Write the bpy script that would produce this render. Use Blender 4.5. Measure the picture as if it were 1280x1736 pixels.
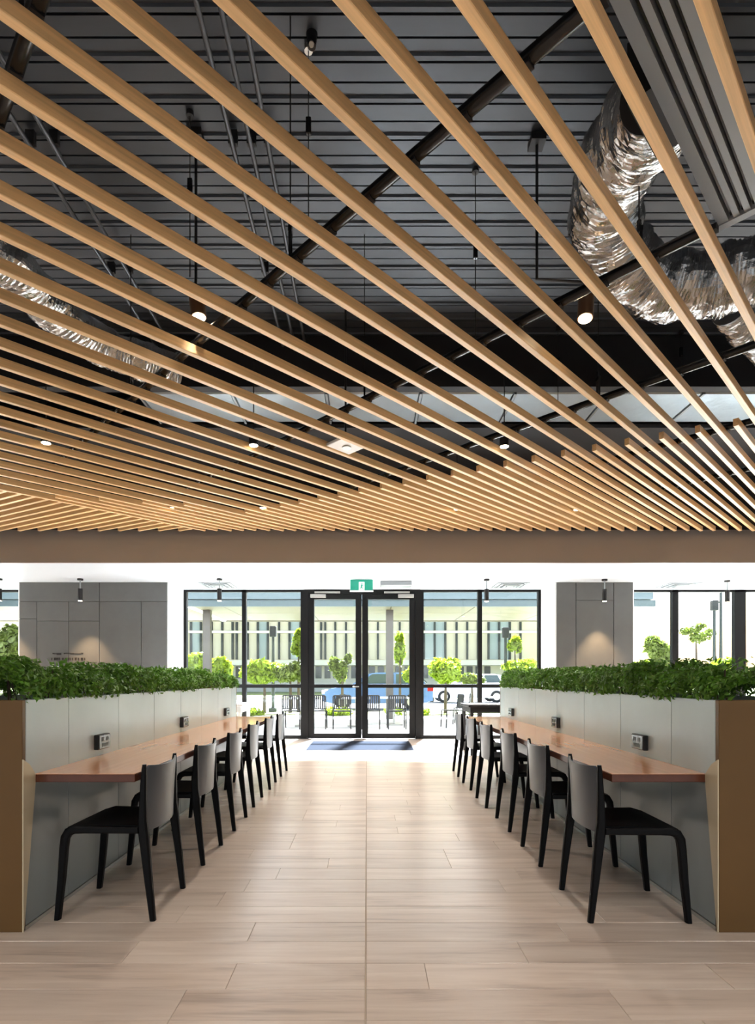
import bpy, math, random
import numpy as np
from mathutils import Vector, Matrix

random.seed(7)
RNG = np.random.default_rng(7)
scene = bpy.context.scene
for o in list(bpy.data.objects):
    bpy.data.objects.remove(o)
C = scene.collection

# ------------------------------------------------------------------ camera
F_PX, VPX, HOR, CAM_H = 950.0, 622.0, 1150.0, 1.22
cam_d = bpy.data.cameras.new('camera')
cam_d.sensor_fit = 'HORIZONTAL'
cam_d.sensor_width = 36.0
cam_d.lens = F_PX / 1280 * 36
cam_d.shift_x = (640 - VPX) / 1280
cam_d.shift_y = (HOR - 868) / 1280
cam_d.clip_end = 400
cam = bpy.data.objects.new('camera', cam_d)
cam.location = (0, 0, CAM_H)
cam.rotation_euler = (math.pi / 2, 0, 0)
C.objects.link(cam)
scene.camera = cam

# ------------------------------------------------------------------ world, sun, exposure
SUN_DIR = Vector((0.20, 1.0, 1.0)).normalized()
w = bpy.data.worlds.new('sky')
scene.world = w
w.use_nodes = True
nt = w.node_tree
nt.nodes.clear()
sky = nt.nodes.new('ShaderNodeTexSky')
sky.sky_type = 'NISHITA'
sky.sun_disc = False
sky.sun_elevation = math.asin(SUN_DIR.z)
sky.sun_rotation = math.atan2(SUN_DIR.x, SUN_DIR.y)
sky.air_density = 1.2
sky.dust_density = 3.5
bgn = nt.nodes.new('ShaderNodeBackground')
bgn.inputs['Strength'].default_value = 0.26
out = nt.nodes.new('ShaderNodeOutputWorld')
nt.links.new(sky.outputs[0], bgn.inputs['Color'])
nt.links.new(bgn.outputs[0], out.inputs['Surface'])

sun_d = bpy.data.lights.new('sun', 'SUN')
sun_d.energy = 40.0
sun_d.angle = math.radians(7.0)
sun_d.color = (0.88, 1.0, 1.12)
sun = bpy.data.objects.new('sun', sun_d)
sun.rotation_euler = (-SUN_DIR).to_track_quat('-Z', 'Y').to_euler()
sun.location = (20, -10, 30)
C.objects.link(sun)

# fill lights added behind the camera, one in each opening of the rear wall
for i in range(6):
    ld = bpy.data.lights.new('rear_fill_light', 'AREA')
    ld.shape = 'RECTANGLE'
    ld.size, ld.size_y = 3.7, 3.0
    ld.energy = 12.0
    ld.color = (0.93, 0.97, 1.0)
    lo = bpy.data.objects.new('rear_fill_light', ld)
    lo.location = (-10 + i*4, -8.98, 1.78)
    lo.rotation_euler = (math.radians(90), 0, 0)
    C.objects.link(lo)

vs = scene.view_settings
vs.view_transform = 'Standard'
vs.look = 'None'
vs.gamma = 1.0
vs.use_curve_mapping = False
vs.exposure = 1.05
cy = scene.cycles
cy.use_denoising = True
cy.max_bounces = 10
cy.diffuse_bounces = 6
cy.glossy_bounces = 4
cy.transparent_max_bounces = 16
cy.transmission_bounces = 4
cy.sample_clamp_indirect = 6.0
cy.caustics_reflective = False
cy.caustics_refractive = False
cy.blur_glossy = 0.5

DOWNLIGHT_W = 80.0     # warm ceiling downlights of the slat ceiling
SPOT_W = 14.0          # two track spots
PENDANT_W = 130.0       # pendants by the windows

# ------------------------------------------------------------------ pixel helpers
def wx(px, d): return (px - VPX) * d / F_PX
def wz(py, d): return CAM_H + (HOR - py) * d / F_PX
def P(px, py, d): return Vector((wx(px, d), d, wz(py, d)))

# ------------------------------------------------------------------ materials
def srgb(r, g, b):
    def f(c):
        c /= 255.0
        return c / 12.92 if c <= 0.04045 else ((c + 0.055) / 1.055) ** 2.4
    return (f(r), f(g), f(b), 1.0)

MATS = {}
def mat(name, col, rough=0.5, metal=0.0, spec=0.5, noise=None, bump=None, emit=None, coat=0.0, rnd=0.0):
    """noise=(scale xyz, amount, rot_z, detail): colour grain; bump=(scale xyz, strength)"""
    m = bpy.data.materials.new(name)
    m.use_nodes = True
    n = m.node_tree.nodes
    L = m.node_tree.links
    b = n['Principled BSDF']
    b.inputs['Base Color'].default_value = col
    b.inputs['Roughness'].default_value = rough
    b.inputs['Metallic'].default_value = metal
    b.inputs['Specular IOR Level'].default_value = spec
    b.inputs['Coat Weight'].default_value = coat
    if emit:
        b.inputs['Emission Color'].default_value = emit[0]
        b.inputs['Emission Strength'].default_value = emit[1]
    last = None
    if noise or bump:
        tc = n.new('ShaderNodeTexCoord')
    if noise:
        sc, amt, rz, det = noise
        mp = n.new('ShaderNodeMapping')
        mp.vector_type = 'TEXTURE'
        mp.inputs['Rotation'].default_value = (0, 0, rz)
        mp.inputs['Scale'].default_value = (1 / sc[0], 1 / sc[1], 1 / sc[2])
        L.new(tc.outputs['Object'], mp.inputs['Vector'])
        nz = n.new('ShaderNodeTexNoise')
        nz.inputs['Scale'].default_value = 1.0
        nz.inputs['Detail'].default_value = det
        nz.inputs['Roughness'].default_value = 0.6
        L.new(mp.outputs[0], nz.inputs['Vector'])
        mr = n.new('ShaderNodeMapRange')
        mr.inputs['From Min'].default_value = 0.3
        mr.inputs['From Max'].default_value = 0.7
        mr.inputs['To Min'].default_value = 1 - amt
        mr.inputs['To Max'].default_value = 1 + amt * 0.5
        L.new(nz.outputs['Fac'], mr.inputs['Value'])
        last = mr.outputs[0]
    if rnd:
        oi = n.new('ShaderNodeObjectInfo')
        mr2 = n.new('ShaderNodeMapRange')
        mr2.inputs['To Min'].default_value = 1 - rnd
        mr2.inputs['To Max'].default_value = 1 + rnd * 0.6
        L.new(oi.outputs['Random'], mr2.inputs['Value'])
        if last:
            mu = n.new('ShaderNodeMath')
            mu.operation = 'MULTIPLY'
            L.new(last, mu.inputs[0])
            L.new(mr2.outputs[0], mu.inputs[1])
            last = mu.outputs[0]
        else:
            last = mr2.outputs[0]
    if last:
        vm = n.new('ShaderNodeVectorMath')
        vm.operation = 'SCALE'
        vm.inputs[0].default_value = col[:3]
        L.new(last, vm.inputs['Scale'])
        L.new(vm.outputs[0], b.inputs['Base Color'])
    if bump:
        sc, st = bump
        mp = n.new('ShaderNodeMapping')
        mp.inputs['Scale'].default_value = sc
        L.new(tc.outputs['Object'], mp.inputs['Vector'])
        nz = n.new('ShaderNodeTexNoise')
        nz.inputs['Scale'].default_value = 1.0
        nz.inputs['Detail'].default_value = 4
        L.new(mp.outputs[0], nz.inputs['Vector'])
        bp = n.new('ShaderNodeBump')
        bp.inputs['Strength'].default_value = st
        bp.inputs['Distance'].default_value = 0.02
        L.new(nz.outputs['Fac'], bp.inputs['Height'])
        L.new(bp.outputs[0], b.inputs['Normal'])
    MATS[name] = m
    return m

def glass_mat(name, tint=(0.97, 0.975, 0.97, 1), refl=0.06):
    m = bpy.data.materials.new(name)
    m.use_nodes = True
    n = m.node_tree.nodes
    L = m.node_tree.links
    n.clear()
    tr = n.new('ShaderNodeBsdfTransparent')
    tr.inputs[0].default_value = tint
    gl = n.new('ShaderNodeBsdfGlossy')
    gl.inputs['Roughness'].default_value = 0.02
    lw = n.new('ShaderNodeLayerWeight')
    lw.inputs['Blend'].default_value = 0.5
    pw = n.new('ShaderNodeMath'); pw.operation = 'POWER'; pw.inputs[1].default_value = 5.0
    L.new(lw.outputs['Facing'], pw.inputs[0])
    fr = n.new('ShaderNodeMath'); fr.operation = 'MULTIPLY_ADD'
    fr.inputs[1].default_value = 0.6; fr.inputs[2].default_value = 0.02
    L.new(pw.outputs[0], fr.inputs[0])
    mx = n.new('ShaderNodeMixShader')
    o = n.new('ShaderNodeOutputMaterial')
    L.new(fr.outputs[0], mx.inputs[0])
    L.new(tr.outputs[0], mx.inputs[1])
    L.new(gl.outputs[0], mx.inputs[2])
    L.new(mx.outputs[0], o.inputs[0])
    MATS[name] = m
    return m

A45 = math.atan2(963.0, 950.0)     # slat direction, measured from +Y towards +X
SLAT_ROT = math.pi / 2 - A45       # its angle from +X
mat('slat_wood', srgb(240, 200, 147), 0.38, noise=((1.2, 45, 45), 0.22, SLAT_ROT, 5), rnd=0.10)
mat('slat_wood_cross', srgb(240, 200, 147), 0.38, noise=((1.2, 45, 45), 0.22, math.radians(-28), 5), rnd=0.10)
mat('deck_metal', srgb(56, 62, 71), 0.45, 0.0, noise=((1.2, 5, 1), 0.18, 0, 3))
mat('black_paint', srgb(22, 20, 22), 0.6)
mat('black_gloss', srgb(18, 18, 20), 0.25)
mat('conduit', srgb(70, 72, 76), 0.4, 0.3)
mat('diffuser_grey', srgb(142, 152, 162), 0.45)
mat('foil', srgb(205, 205, 205), 0.22, 1.0, bump=((14, 14, 14), 0.7))
mat('foil_wrap', srgb(188, 204, 214), 0.34, 0.7, bump=((5, 5, 5), 0.35))
mat('galv', srgb(160, 165, 168), 0.4, 0.9)
mat('white_paint', srgb(240, 242, 244), 0.55)
mat('soffit_white', srgb(206, 214, 222), 0.35)
mat('fascia', srgb(156, 150, 148), 0.6, noise=((0.6, 3, 1), 0.06, 0, 2))
mat('concrete_panel', srgb(94, 95, 94), 0.55, noise=((2.2, 2.2, 2.2), 0.12, 0, 5), rnd=0.05)
mat('joint_dark', srgb(70, 68, 66), 0.8)
mat('window_black', srgb(8, 8, 9), 0.5, spec=0.25)
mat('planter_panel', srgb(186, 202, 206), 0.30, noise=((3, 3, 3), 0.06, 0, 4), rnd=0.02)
mat('planter_panel_shaded', srgb(138, 146, 147), 0.28, noise=((3, 3, 3), 0.06, 0, 4), rnd=0.02)  # upper panel colour darkened, painting in the shade under the counter
mat('bronze', srgb(104, 74, 34), 0.45, 0.25, noise=((2, 2, 2), 0.1, 0, 3))
mat('end_trim', srgb(205, 190, 160), 0.4, 0.1)
mat('table_wood', srgb(226, 166, 126), 0.16, noise=((30, 1.5, 20), 0.10, 0, 4), coat=0.3)
mat('table_edge', srgb(92, 46, 26), 0.35, noise=((30, 1.5, 20), 0.15, 0, 4))
mat('chair_black', srgb(8, 7, 9), 0.5, spec=0.15)
mat('chair_back_sheen', srgb(60, 68, 77), 0.32, spec=0.8)  # black plastic lightened: sheen from the windows put into the base colour
mat('leaf_dark', srgb(98, 146, 46), 0.4, noise=((9, 9, 9), 0.45, 0, 3))
mat('leaf_light', srgb(138, 160, 36), 0.45, noise=((3, 3, 3), 0.35, 0, 3))
mat('leaf_mid', srgb(104, 118, 46), 0.5, noise=((3, 3, 3), 0.35, 0, 3))
mat('soil', srgb(45, 34, 26), 0.9)
mat('bark', srgb(70, 58, 48), 0.85)
mat('mat_grey', srgb(34, 38, 48), 0.95, spec=0.03, bump=((200, 200, 1), 0.2))
mat('outlet_dark', srgb(26, 26, 28), 0.4)
mat('outlet_face', srgb(130, 134, 140), 0.25, 0.6)
mat('vent_grey', srgb(120, 126, 130), 0.5)
mat('lettering_dark', srgb(26, 22, 18), 0.7)
mat('steel', srgb(178, 176, 170), 0.3, 0.8)
mat('exit_green', srgb(22, 140, 116), 0.4, emit=(srgb(22, 140, 116), 0.25))
mat('exit_white', srgb(235, 245, 245), 0.4, emit=(srgb(235, 245, 245), 0.5))
mat('warm_lens', srgb(255, 235, 200), 0.4, emit=((1.0, 0.78, 0.5, 1), 14))
mat('spot_body', srgb(96, 72, 52), 0.4)
mat('brass', srgb(190, 150, 40), 0.35, 0.6)
mat('grout', srgb(176, 160, 142), 0.8)
# outdoors
mat('paving', srgb(196, 192, 184), 0.8, noise=((1.5, 1.5, 1), 0.06, 0, 3))
mat('road', srgb(168, 166, 164), 0.9)
mat('grass', srgb(150, 160, 96), 0.9, noise=((3, 3, 3), 0.3, 0, 3))
mat('canopy_teal', srgb(54, 68, 70), 0.5)
mat('canopy_teal_dark', srgb(32, 50, 50), 0.5)
mat('canopy_soffit', srgb(104, 96, 72), 0.6)
mat('column_brown', srgb(72, 66, 58), 0.6)
mat('facade_cream', srgb(208, 190, 164), 0.7)
mat('facade_white', srgb(214, 206, 196), 0.7)
mat('facade_glass', srgb(150, 158, 160), 0.2)
mat('facade_pane_cream', srgb(200, 186, 166), 0.4)
mat('facade_dark', srgb(34, 36, 36), 0.5)
mat('ground_glass', srgb(40, 44, 42), 0.2)
mat('car_blue', srgb(86, 116, 168), 0.25, 0.1, coat=0.5)
mat('car_white', srgb(226, 228, 230), 0.25, coat=0.5)
mat('car_glass', srgb(70, 82, 84), 0.1)
mat('tail_red', srgb(150, 14, 18), 0.25)
mat('tyre', srgb(24, 24, 24), 0.8)
mat('lamp_grey', srgb(46, 52, 52), 0.5)
mat('outdoor_chair', srgb(16, 12, 11), 0.5)
mat('strip_light', srgb(250, 250, 240), 0.5, emit=((1, 1, 0.95, 1), 2.0))
mat('table_white', srgb(232, 236, 238), 0.3)
glass_mat('glass')
def leaf_glow(name, fac):
    m = MATS[name]; n = m.node_tree.nodes; L = m.node_tree.links
    b = n['Principled BSDF']; o = n['Material Output']
    tr = n.new('ShaderNodeBsdfTranslucent'); mx = n.new('ShaderNodeMixShader')
    mx.inputs[0].default_value = fac
    src = b.inputs['Base Color'].links[0].from_socket
    L.new(src, tr.inputs['Color'])
    L.new(b.outputs[0], mx.inputs[1]); L.new(tr.outputs[0], mx.inputs[2]); L.new(mx.outputs[0], o.inputs['Surface'])
for q_ in ('leaf_light', 'leaf_mid', 'leaf_dark'): leaf_glow(q_, 0.45 if q_ != 'leaf_dark' else 0.2)

# floor plank material: pale oak look, grain along X, per-plank tone
def plank_mat(name, use_attr):
    m = bpy.data.materials.new(name)
    m.use_nodes = True
    n = m.node_tree.nodes
    L = m.node_tree.links
    b = n['Principled BSDF']
    geo = n.new('ShaderNodeNewGeometry')
    if use_attr:
        at = n.new('ShaderNodeAttribute')
        at.attribute_name = 'tone'
        rsock = at.outputs['Fac']
    else:
        oi = n.new('ShaderNodeObjectInfo')
        rsock = oi.outputs['Random']
    comb = n.new('ShaderNodeCombineXYZ')
    mul = n.new('ShaderNodeMath'); mul.operation = 'MULTIPLY'; mul.inputs[1].default_value = 37.0
    L.new(rsock, mul.inputs[0])
    L.new(mul.outputs[0], comb.inputs['Z'])
    L.new(mul.outputs[0], comb.inputs['X'])
    add = n.new('ShaderNodeVectorMath'); add.operation = 'ADD'
    L.new(geo.outputs['Position'], add.inputs[0])
    L.new(comb.outputs[0], add.inputs[1])
    def noise(sx, sy, det, rough=0.6, dist=0.0):
        mp = n.new('ShaderNodeMapping')
        mp.inputs['Scale'].default_value = (sx, sy, 1)
        L.new(add.outputs[0], mp.inputs['Vector'])
        nz = n.new('ShaderNodeTexNoise')
        nz.inputs['Scale'].default_value = 1
        nz.inputs['Detail'].default_value = det
        nz.inputs['Roughness'].default_value = rough
        nz.inputs['Distortion'].default_value = dist
        L.new(mp.outputs[0], nz.inputs['Vector'])
        return nz.outputs['Fac']
    g1 = noise(1.3, 22, 6, 0.62, 0.6)
    g2 = noise(0.8, 5, 4, 0.6, 1.2)
    cr = n.new('ShaderNodeValToRGB')
    e = cr.color_ramp.elements
    e[0].position = 0.28; e[0].color = srgb(146, 129, 117)
    e[1].position = 0.66; e[1].color = srgb(212, 197, 183)
    k = e.new(0.45); k.color = srgb(194, 176, 161)
    mixf = n.new('ShaderNodeMix'); mixf.data_type = 'FLOAT'
    mixf.inputs[0].default_value = 0.5
    L.new(g1, mixf.inputs[2]); L.new(g2, mixf.inputs[3])
    L.new(mixf.outputs[0], cr.inputs['Fac'])
    mr = n.new('ShaderNodeMapRange')
    mr.inputs['To Min'].default_value = 0.91
    mr.inputs['To Max'].default_value = 1.06
    L.new(rsock, mr.inputs['Value'])
    vm = n.new('ShaderNodeVectorMath'); vm.operation = 'SCALE'
    L.new(cr.outputs['Color'], vm.inputs[0])
    L.new(mr.outputs[0], vm.inputs['Scale'])
    L.new(vm.outputs[0], b.inputs['Base Color'])
    b.inputs['Roughness'].default_value = 0.28
    b.inputs['Specular IOR Level'].default_value = 0.7
    bp = n.new('ShaderNodeBump'); bp.inputs['Strength'].default_value = 0.12; bp.inputs['Distance'].default_value = 0.004
    L.new(g1, bp.inputs['Height'])
    L.new(bp.outputs[0], b.inputs['Normal'])
    MATS[name] = m
plank_mat('plank', False)
plank_mat('plank_far', True)

# ------------------------------------------------------------------ mesh builder
class MB:
    def __init__(s):
        s.v, s.f, s.mi = [], [], []
        s.mats = []
        s.cur = 0
    def m(s, name):
        if name not in s.mats:
            s.mats.append(name)
        s.cur = s.mats.index(name)
        return s
    def add(s, vs_, fs):
        o = len(s.v)
        s.v.extend([tuple(q) for q in vs_])
        s.f.extend([tuple(i + o for i in q) for q in fs])
        s.mi.extend([s.cur] * len(fs))
        return s
    def box(s, x0, x1, y0, y1, z0, z1):
        x0, x1 = min(x0, x1), max(x0, x1); y0, y1 = min(y0, y1), max(y0, y1); z0, z1 = min(z0, z1), max(z0, z1)
        return s.add([(x0,y0,z0),(x1,y0,z0),(x1,y1,z0),(x0,y1,z0),(x0,y0,z1),(x1,y0,z1),(x1,y1,z1),(x0,y1,z1)],
                     [(0,3,2,1),(4,5,6,7),(0,1,5,4),(1,2,6,5),(2,3,7,6),(3,0,4,7)])
    def bbox(s, x0, x1, y0, y1, z0, z1, b=0.004):
        """box with bevelled edges (chamfer b)"""
        x0, x1 = min(x0, x1), max(x0, x1); y0, y1 = min(y0, y1), max(y0, y1); z0, z1 = min(z0, z1), max(z0, z1)
        b = min(b, (x1-x0)*.45, (y1-y0)*.45, (z1-z0)*.45)
        vs_, idx = [], {}
        xs, ys, zs = (x0, x1), (y0, y1), (z0, z1)
        for i in (0,1):
            for j in (0,1):
                for k in (0,1):
                    p = (xs[i], ys[j], zs[k])
                    inn = (p[0] + (b if i == 0 else -b), p[1] + (b if j == 0 else -b), p[2] + (b if k == 0 else -b))
                    idx[i,j,k,0] = len(vs_); vs_.append((p[0], inn[1], inn[2]))
                    idx[i,j,k,1] = len(vs_); vs_.append((inn[0], p[1], inn[2]))
                    idx[i,j,k,2] = len(vs_); vs_.append((inn[0], inn[1], p[2]))
        fs = []
        g = lambda i,j,k,a: idx[i,j,k,a]
        for i in (0,1):
            q = [g(i,0,0,0), g(i,1,0,0), g(i,1,1,0), g(i,0,1,0)]
            fs.append(q if i else q[::-1])
            q = [g(0,i,0,1), g(1,i,0,1), g(1,i,1,1), g(0,i,1,1)]
            fs.append(q[::-1] if i else q)
            q = [g(0,0,i,2), g(1,0,i,2), g(1,1,i,2), g(0,1,i,2)]
            fs.append(q if i else q[::-1])
        for j in (0,1):
            for k in (0,1):
                fs.append([g(0,j,k,1), g(1,j,k,1), g(1,j,k,2), g(0,j,k,2)])
        for i in (0,1):
            for k in (0,1):
                fs.append([g(i,0,k,0), g(i,1,k,0), g(i,1,k,2), g(i,0,k,2)])
            for j in (0,1):
                fs.append([g(i,j,0,0), g(i,j,1,0), g(i,j,1,1), g(i,j,0,1)])
        for key in [(i,j,k) for i in (0,1) for j in (0,1) for k in (0,1)]:
            fs.append([g(*key,0), g(*key,1), g(*key,2)])
        return s.add(vs_, fs)
    def ring_loft(s, rings, cap=True, closed=False):
        n = len(rings[0])
        vs_, fs = [], []
        for r in rings: vs_.extend(r)
        R = len(rings)
        for i in range(R if closed else R - 1):
            a, b = i * n, ((i + 1) % R) * n
            for j in range(n):
                k = (j + 1) % n
                fs.append((a+j, a+k, b+k, b+j))
        if cap and not closed:
            fs.append(tuple(range(n))[::-1])
            fs.append(tuple((R-1)*n + j for j in range(n)))
        return s.add(vs_, fs)
    def cyl(s, p0, p1, r0, r1=None, n=12, cap=True):
        return s.tube([p0, p1], [r0, r0 if r1 is None else r1], n, cap)
    def tube(s, pts, r, n=10, cap=True):
        pts = [Vector(p) for p in pts]
        rs = r if isinstance(r, (list, tuple)) else [r] * len(pts)
        rings = []
        up = None
        for i, p in enumerate(pts):
            t = (pts[min(i+1, len(pts)-1)] - pts[max(i-1, 0)])
            t = t.normalized() if t.length > 1e-9 else Vector((0,0,1))
            if up is None:
                up = Vector((0,0,1)) if abs(t.z) < 0.9 else Vector((1,0,0))
            a = t.cross(up)
            if a.length < 1e-6: a = t.cross(Vector((0,1,0)))
            a.normalize()
            b = a.cross(t).normalized()
            up = b
            rings.append([p + (a*math.cos(2*math.pi*j/n) + b*math.sin(2*math.pi*j/n)) * rs[i] for j in range(n)])
        return s.ring_loft(rings, cap)
    def loft_rect(s, secs, rnd=0.3):
        """secs: list of (cx,cy,cz,hx,hy) horizontal sections of a rounded rectangle"""
        rings = []
        for (cx, cy_, cz, hx, hy) in secs:
            k = rnd * min(hx, hy)
            rings.append([(cx+hx-k,cy_-hy,cz),(cx+hx,cy_-hy+k,cz),(cx+hx,cy_+hy-k,cz),(cx+hx-k,cy_+hy,cz),
                          (cx-hx+k,cy_+hy,cz),(cx-hx,cy_+hy-k,cz),(cx-hx,cy_-hy+k,cz),(cx-hx+k,cy_-hy,cz)])
        return s.ring_loft(rings)
    def prism(s, poly, axis, a, b):
        """extrude a 2-D polygon along an axis ('x': poly is (y,z); 'y': (x,z); 'z': (x,y))"""
        def mk(p, t):
            return (t, p[0], p[1]) if axis == 'x' else ((p[0], t, p[1]) if axis == 'y' else (p[0], p[1], t))
        return s.ring_loft([[mk(p, a) for p in poly], [mk(p, b) for p in poly]])
    def beam(s, p0, p1, hw, hh):
        """rectangular bar between two points, half width hw (horizontal) and half height hh"""
        p0, p1 = Vector(p0), Vector(p1)
        t = (p1 - p0).normalized()
        a = t.cross(Vector((0,0,1)))
        if a.length < 1e-6: a = Vector((1,0,0))
        a.normalize()
        b = a.cross(t).normalized()
        rings = [[p + a*hw*i + b*hh*j for i, j in ((-1,-1),(1,-1),(1,1),(-1,1))] for p in (p0, p1)]
        return s.ring_loft(rings)
    def build(s, name, material=None, parent=None, smooth=False, kind=None):
        me = bpy.data.meshes.new(name)
        vs_ = np.array(s.v, dtype=np.float64).reshape(-1, 3)
        if parent is not None:
            off = np.array(WORLD_LOC[parent.name])
        else:
            off = np.array([(vs_[:,0].min()+vs_[:,0].max())/2, (vs_[:,1].min()+vs_[:,1].max())/2, vs_[:,2].min()])
        me.from_pydata((vs_ - off).tolist(), [], s.f)
        names = s.mats if s.mats else [material]
        for q in names: me.materials.append(MATS[q])
        if s.mats:
            me.polygons.foreach_set('material_index', s.mi)
        if smooth:
            me.polygons.foreach_set('use_smooth', [True] * len(me.polygons))
        import bmesh
        bm = bmesh.new(); bm.from_mesh(me)
        bmesh.ops.recalc_face_normals(bm, faces=bm.faces)
        bm.to_mesh(me); bm.free()
        if smooth:
            try: me.set_sharp_from_angle(angle=math.radians(38))
            except Exception: pass
        me.update()
        o = bpy.data.objects.new(name, me)
        C.objects.link(o)
        if parent is not None:
            o.parent = parent
            WORLD_LOC[o.name] = off
        else:
            o.location = off
            WORLD_LOC[o.name] = off
        if kind: o['kind'] = kind
        return o

WORLD_LOC = {}
def thing(name, label=None, cat=None, loc=(0,0,0), group=None, kind=None):
    o = bpy.data.objects.new(name, None)
    o.empty_display_size = 0.1
    C.objects.link(o)
    o.location = loc
    WORLD_LOC[o.name] = np.array(loc, dtype=float)
    return tag(o, label, cat, group, kind)
def tag(o, label=None, cat=None, group=None, kind=None):
    if label: o['label'] = label
    if cat: o['category'] = cat
    if group: o['group'] = group
    if kind: o['kind'] = kind
    return o
def copy_tree(o, parent=None):
    c = o.copy()
    C.objects.link(c)
    c.parent = parent
    for ch in o.children: copy_tree(ch, c)
    return c
def box(name, material, x0, x1, y0, y1, z0, z1, parent=None, bev=0.0, kind=None):
    b = MB()
    (b.bbox(x0,x1,y0,y1,z0,z1,bev) if bev else b.box(x0,x1,y0,y1,z0,z1))
    return b.build(name, material, parent, kind=kind)
def struct(name, label, cat):
    return dict(name=name, label=label, cat=cat)

# =================================================================== THE SETTING
FAC = 11.36          # glazed front
SOF_Z = 3.01
FASC = 8.65          # front of the lowered soffit
SL_Z = 3.457         # underside of slats
SL_H = 0.065
SL_W = 0.042
DECK_Z = 4.94
RX0, RX1, RY0 = -12.0, 12.0, -9.0

# ---- floor: grout bed with separate planks
fl = tag(box('floor', 'grout', RX0, RX1, RY0, FAC, -0.12, -0.003), 'pale oak-look plank tile floor of the dining hall', 'floor', kind='structure')
ROW = 0.2
PL = 1.2
far = dict(v=[], f=[], t=[])
plank_meshes = {}
def plank_mesh(L):
    k = round(L, 3)
    if k not in plank_meshes:
        b = MB()
        b.bbox(-L/2, L/2, -ROW/2 + 0.0012, ROW/2 - 0.0012, -0.012, 0.0, 0.0012)
        me = bpy.data.meshes.new('plank')
        me.from_pydata(b.v, [], b.f)
        me.materials.append(MATS['plank'])
        plank_meshes[k] = me
    return plank_meshes[k]
row_off = {}
r = 0
y = -9.0
n_pl = 0
while y < FAC - 0.01:
    yc = y + ROW / 2
    for side in (-1, 1):
        # continuous movement joint at x = -0.005, planks laid out from it to both sides
        first = random.choice((0.25, 0.4, 0.55, 0.7, 0.8, 0.95, 1.05, 1.2))
        x = 0.0
        L = first
        while x < 12.0:
            L = min(L, 12.0 - x)
            if L > 0.02:
                xa, xb = x + (0.0035 if x == 0 else 0.0012), x + L - 0.0012
                c = side * (xa + xb) / 2 - 0.005
                near = 1.7 < y < 6.0 and abs(c) < 1.75
                if near or (1.5 < y < 3.2 and abs(c) < 2.6):
                    o = bpy.data.objects.new('plank', plank_mesh(xb - xa))
                    o.location = (c - 0, yc - WORLD_LOC['floor'][1], 0.0 - WORLD_LOC['floor'][2])
                    o.location.x -= WORLD_LOC['floor'][0]
                    o.parent = fl
                    C.objects.link(o)
                    n_pl += 1
                else:
                    o_ = len(far['v'])
                    h = (xb - xa) / 2
                    for (dx, dy) in ((-h, -ROW/2+.0012), (h, -ROW/2+.0012), (h, ROW/2-.0012), (-h, ROW/2-.0012)):
                        far['v'].append((c + dx, yc + dy, 0.0))
                    far['f'].append((o_, o_+1, o_+2, o_+3))
                    far['t'].append(random.random())
            x += L
            L = PL
    y += ROW
me = bpy.data.meshes.new('plank_field')
me.from_pydata([tuple(np.array(q) - WORLD_LOC['floor']) for q in far['v']], [], far['f'])
me.materials.append(MATS['plank_far'])
att = me.attributes.new('tone', 'FLOAT', 'FACE')
att.data.foreach_set('value', far['t'])
o = bpy.data.objects.new('plank_field', me)
o.parent = fl
o['kind'] = 'stuff'
C.objects.link(o)

# ---- outer walls (mostly out of view) and roof
def wall(name, label, *a, material='white_paint'):
    return tag(box(name, material, *a), label, 'wall', kind='structure')
wall('wall_left', 'plain white side wall beyond the left planter', RX0-0.2, RX0, RY0, FAC, -0.1, 5.2)
wall('wall_right', 'plain white side wall beyond the right planter', RX1, RX1+0.2, RY0, FAC, -0.1, 5.2)
wb = thing('wall_back', 'white rear wall with window openings added to let in light', 'wall', (0, RY0, 0), kind='structure')  # openings in this unseen wall are added to brighten the hall
box('header', 'white_paint', RX0, RX1, RY0-0.2, RY0, 3.3, 5.2, wb)
box('upstand', 'white_paint', RX0, RX1, RY0-0.2, RY0, -0.1, 0.25, wb)
for i in range(7):
    x = -12 + i * 4
    box('pier', 'white_paint', x-0.15, x+0.15, RY0-0.2, RY0, 0.25, 3.3, wb)
tag(box('wall_front', 'white_paint', RX0, RX1, FAC-0.05, FAC+0.15, SOF_Z, 5.2), 'white wall above the glazed front', 'wall', kind='structure')
tag(box('trim_1', 'black_paint', RX0-0.2, RX1+0.2, RY0-0.2, FAC+0.15, 5.2, 5.4), 'unseen dark roof slab added over the hall to block the sky', 'roof', kind='structure')  # out-of-view slab, added to keep sky light out

# ---- lowered soffit along the glazing and its fascia
tag(box('trim_2', 'soffit_white', RX0, RX1, FASC+0.05, FAC-0.05, SOF_Z, SOF_Z+0.08), 'white lowered soffit along the glazed front', 'soffit', kind='structure')
wb2 = tag(box('wall_bulkhead', 'fascia', RX0, RX1, FASC, FASC+0.05, SOF_Z-0.005, 3.515), 'taupe bulkhead fascia below the slat ceiling', 'bulkhead', kind='structure')
tag(box('trim_3', 'black_paint', RX0, RX1, FASC+0.0, FASC+0.05, 3.515, 5.2), 'black wall strip above the taupe bulkhead', 'wall', kind='structure')

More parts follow.
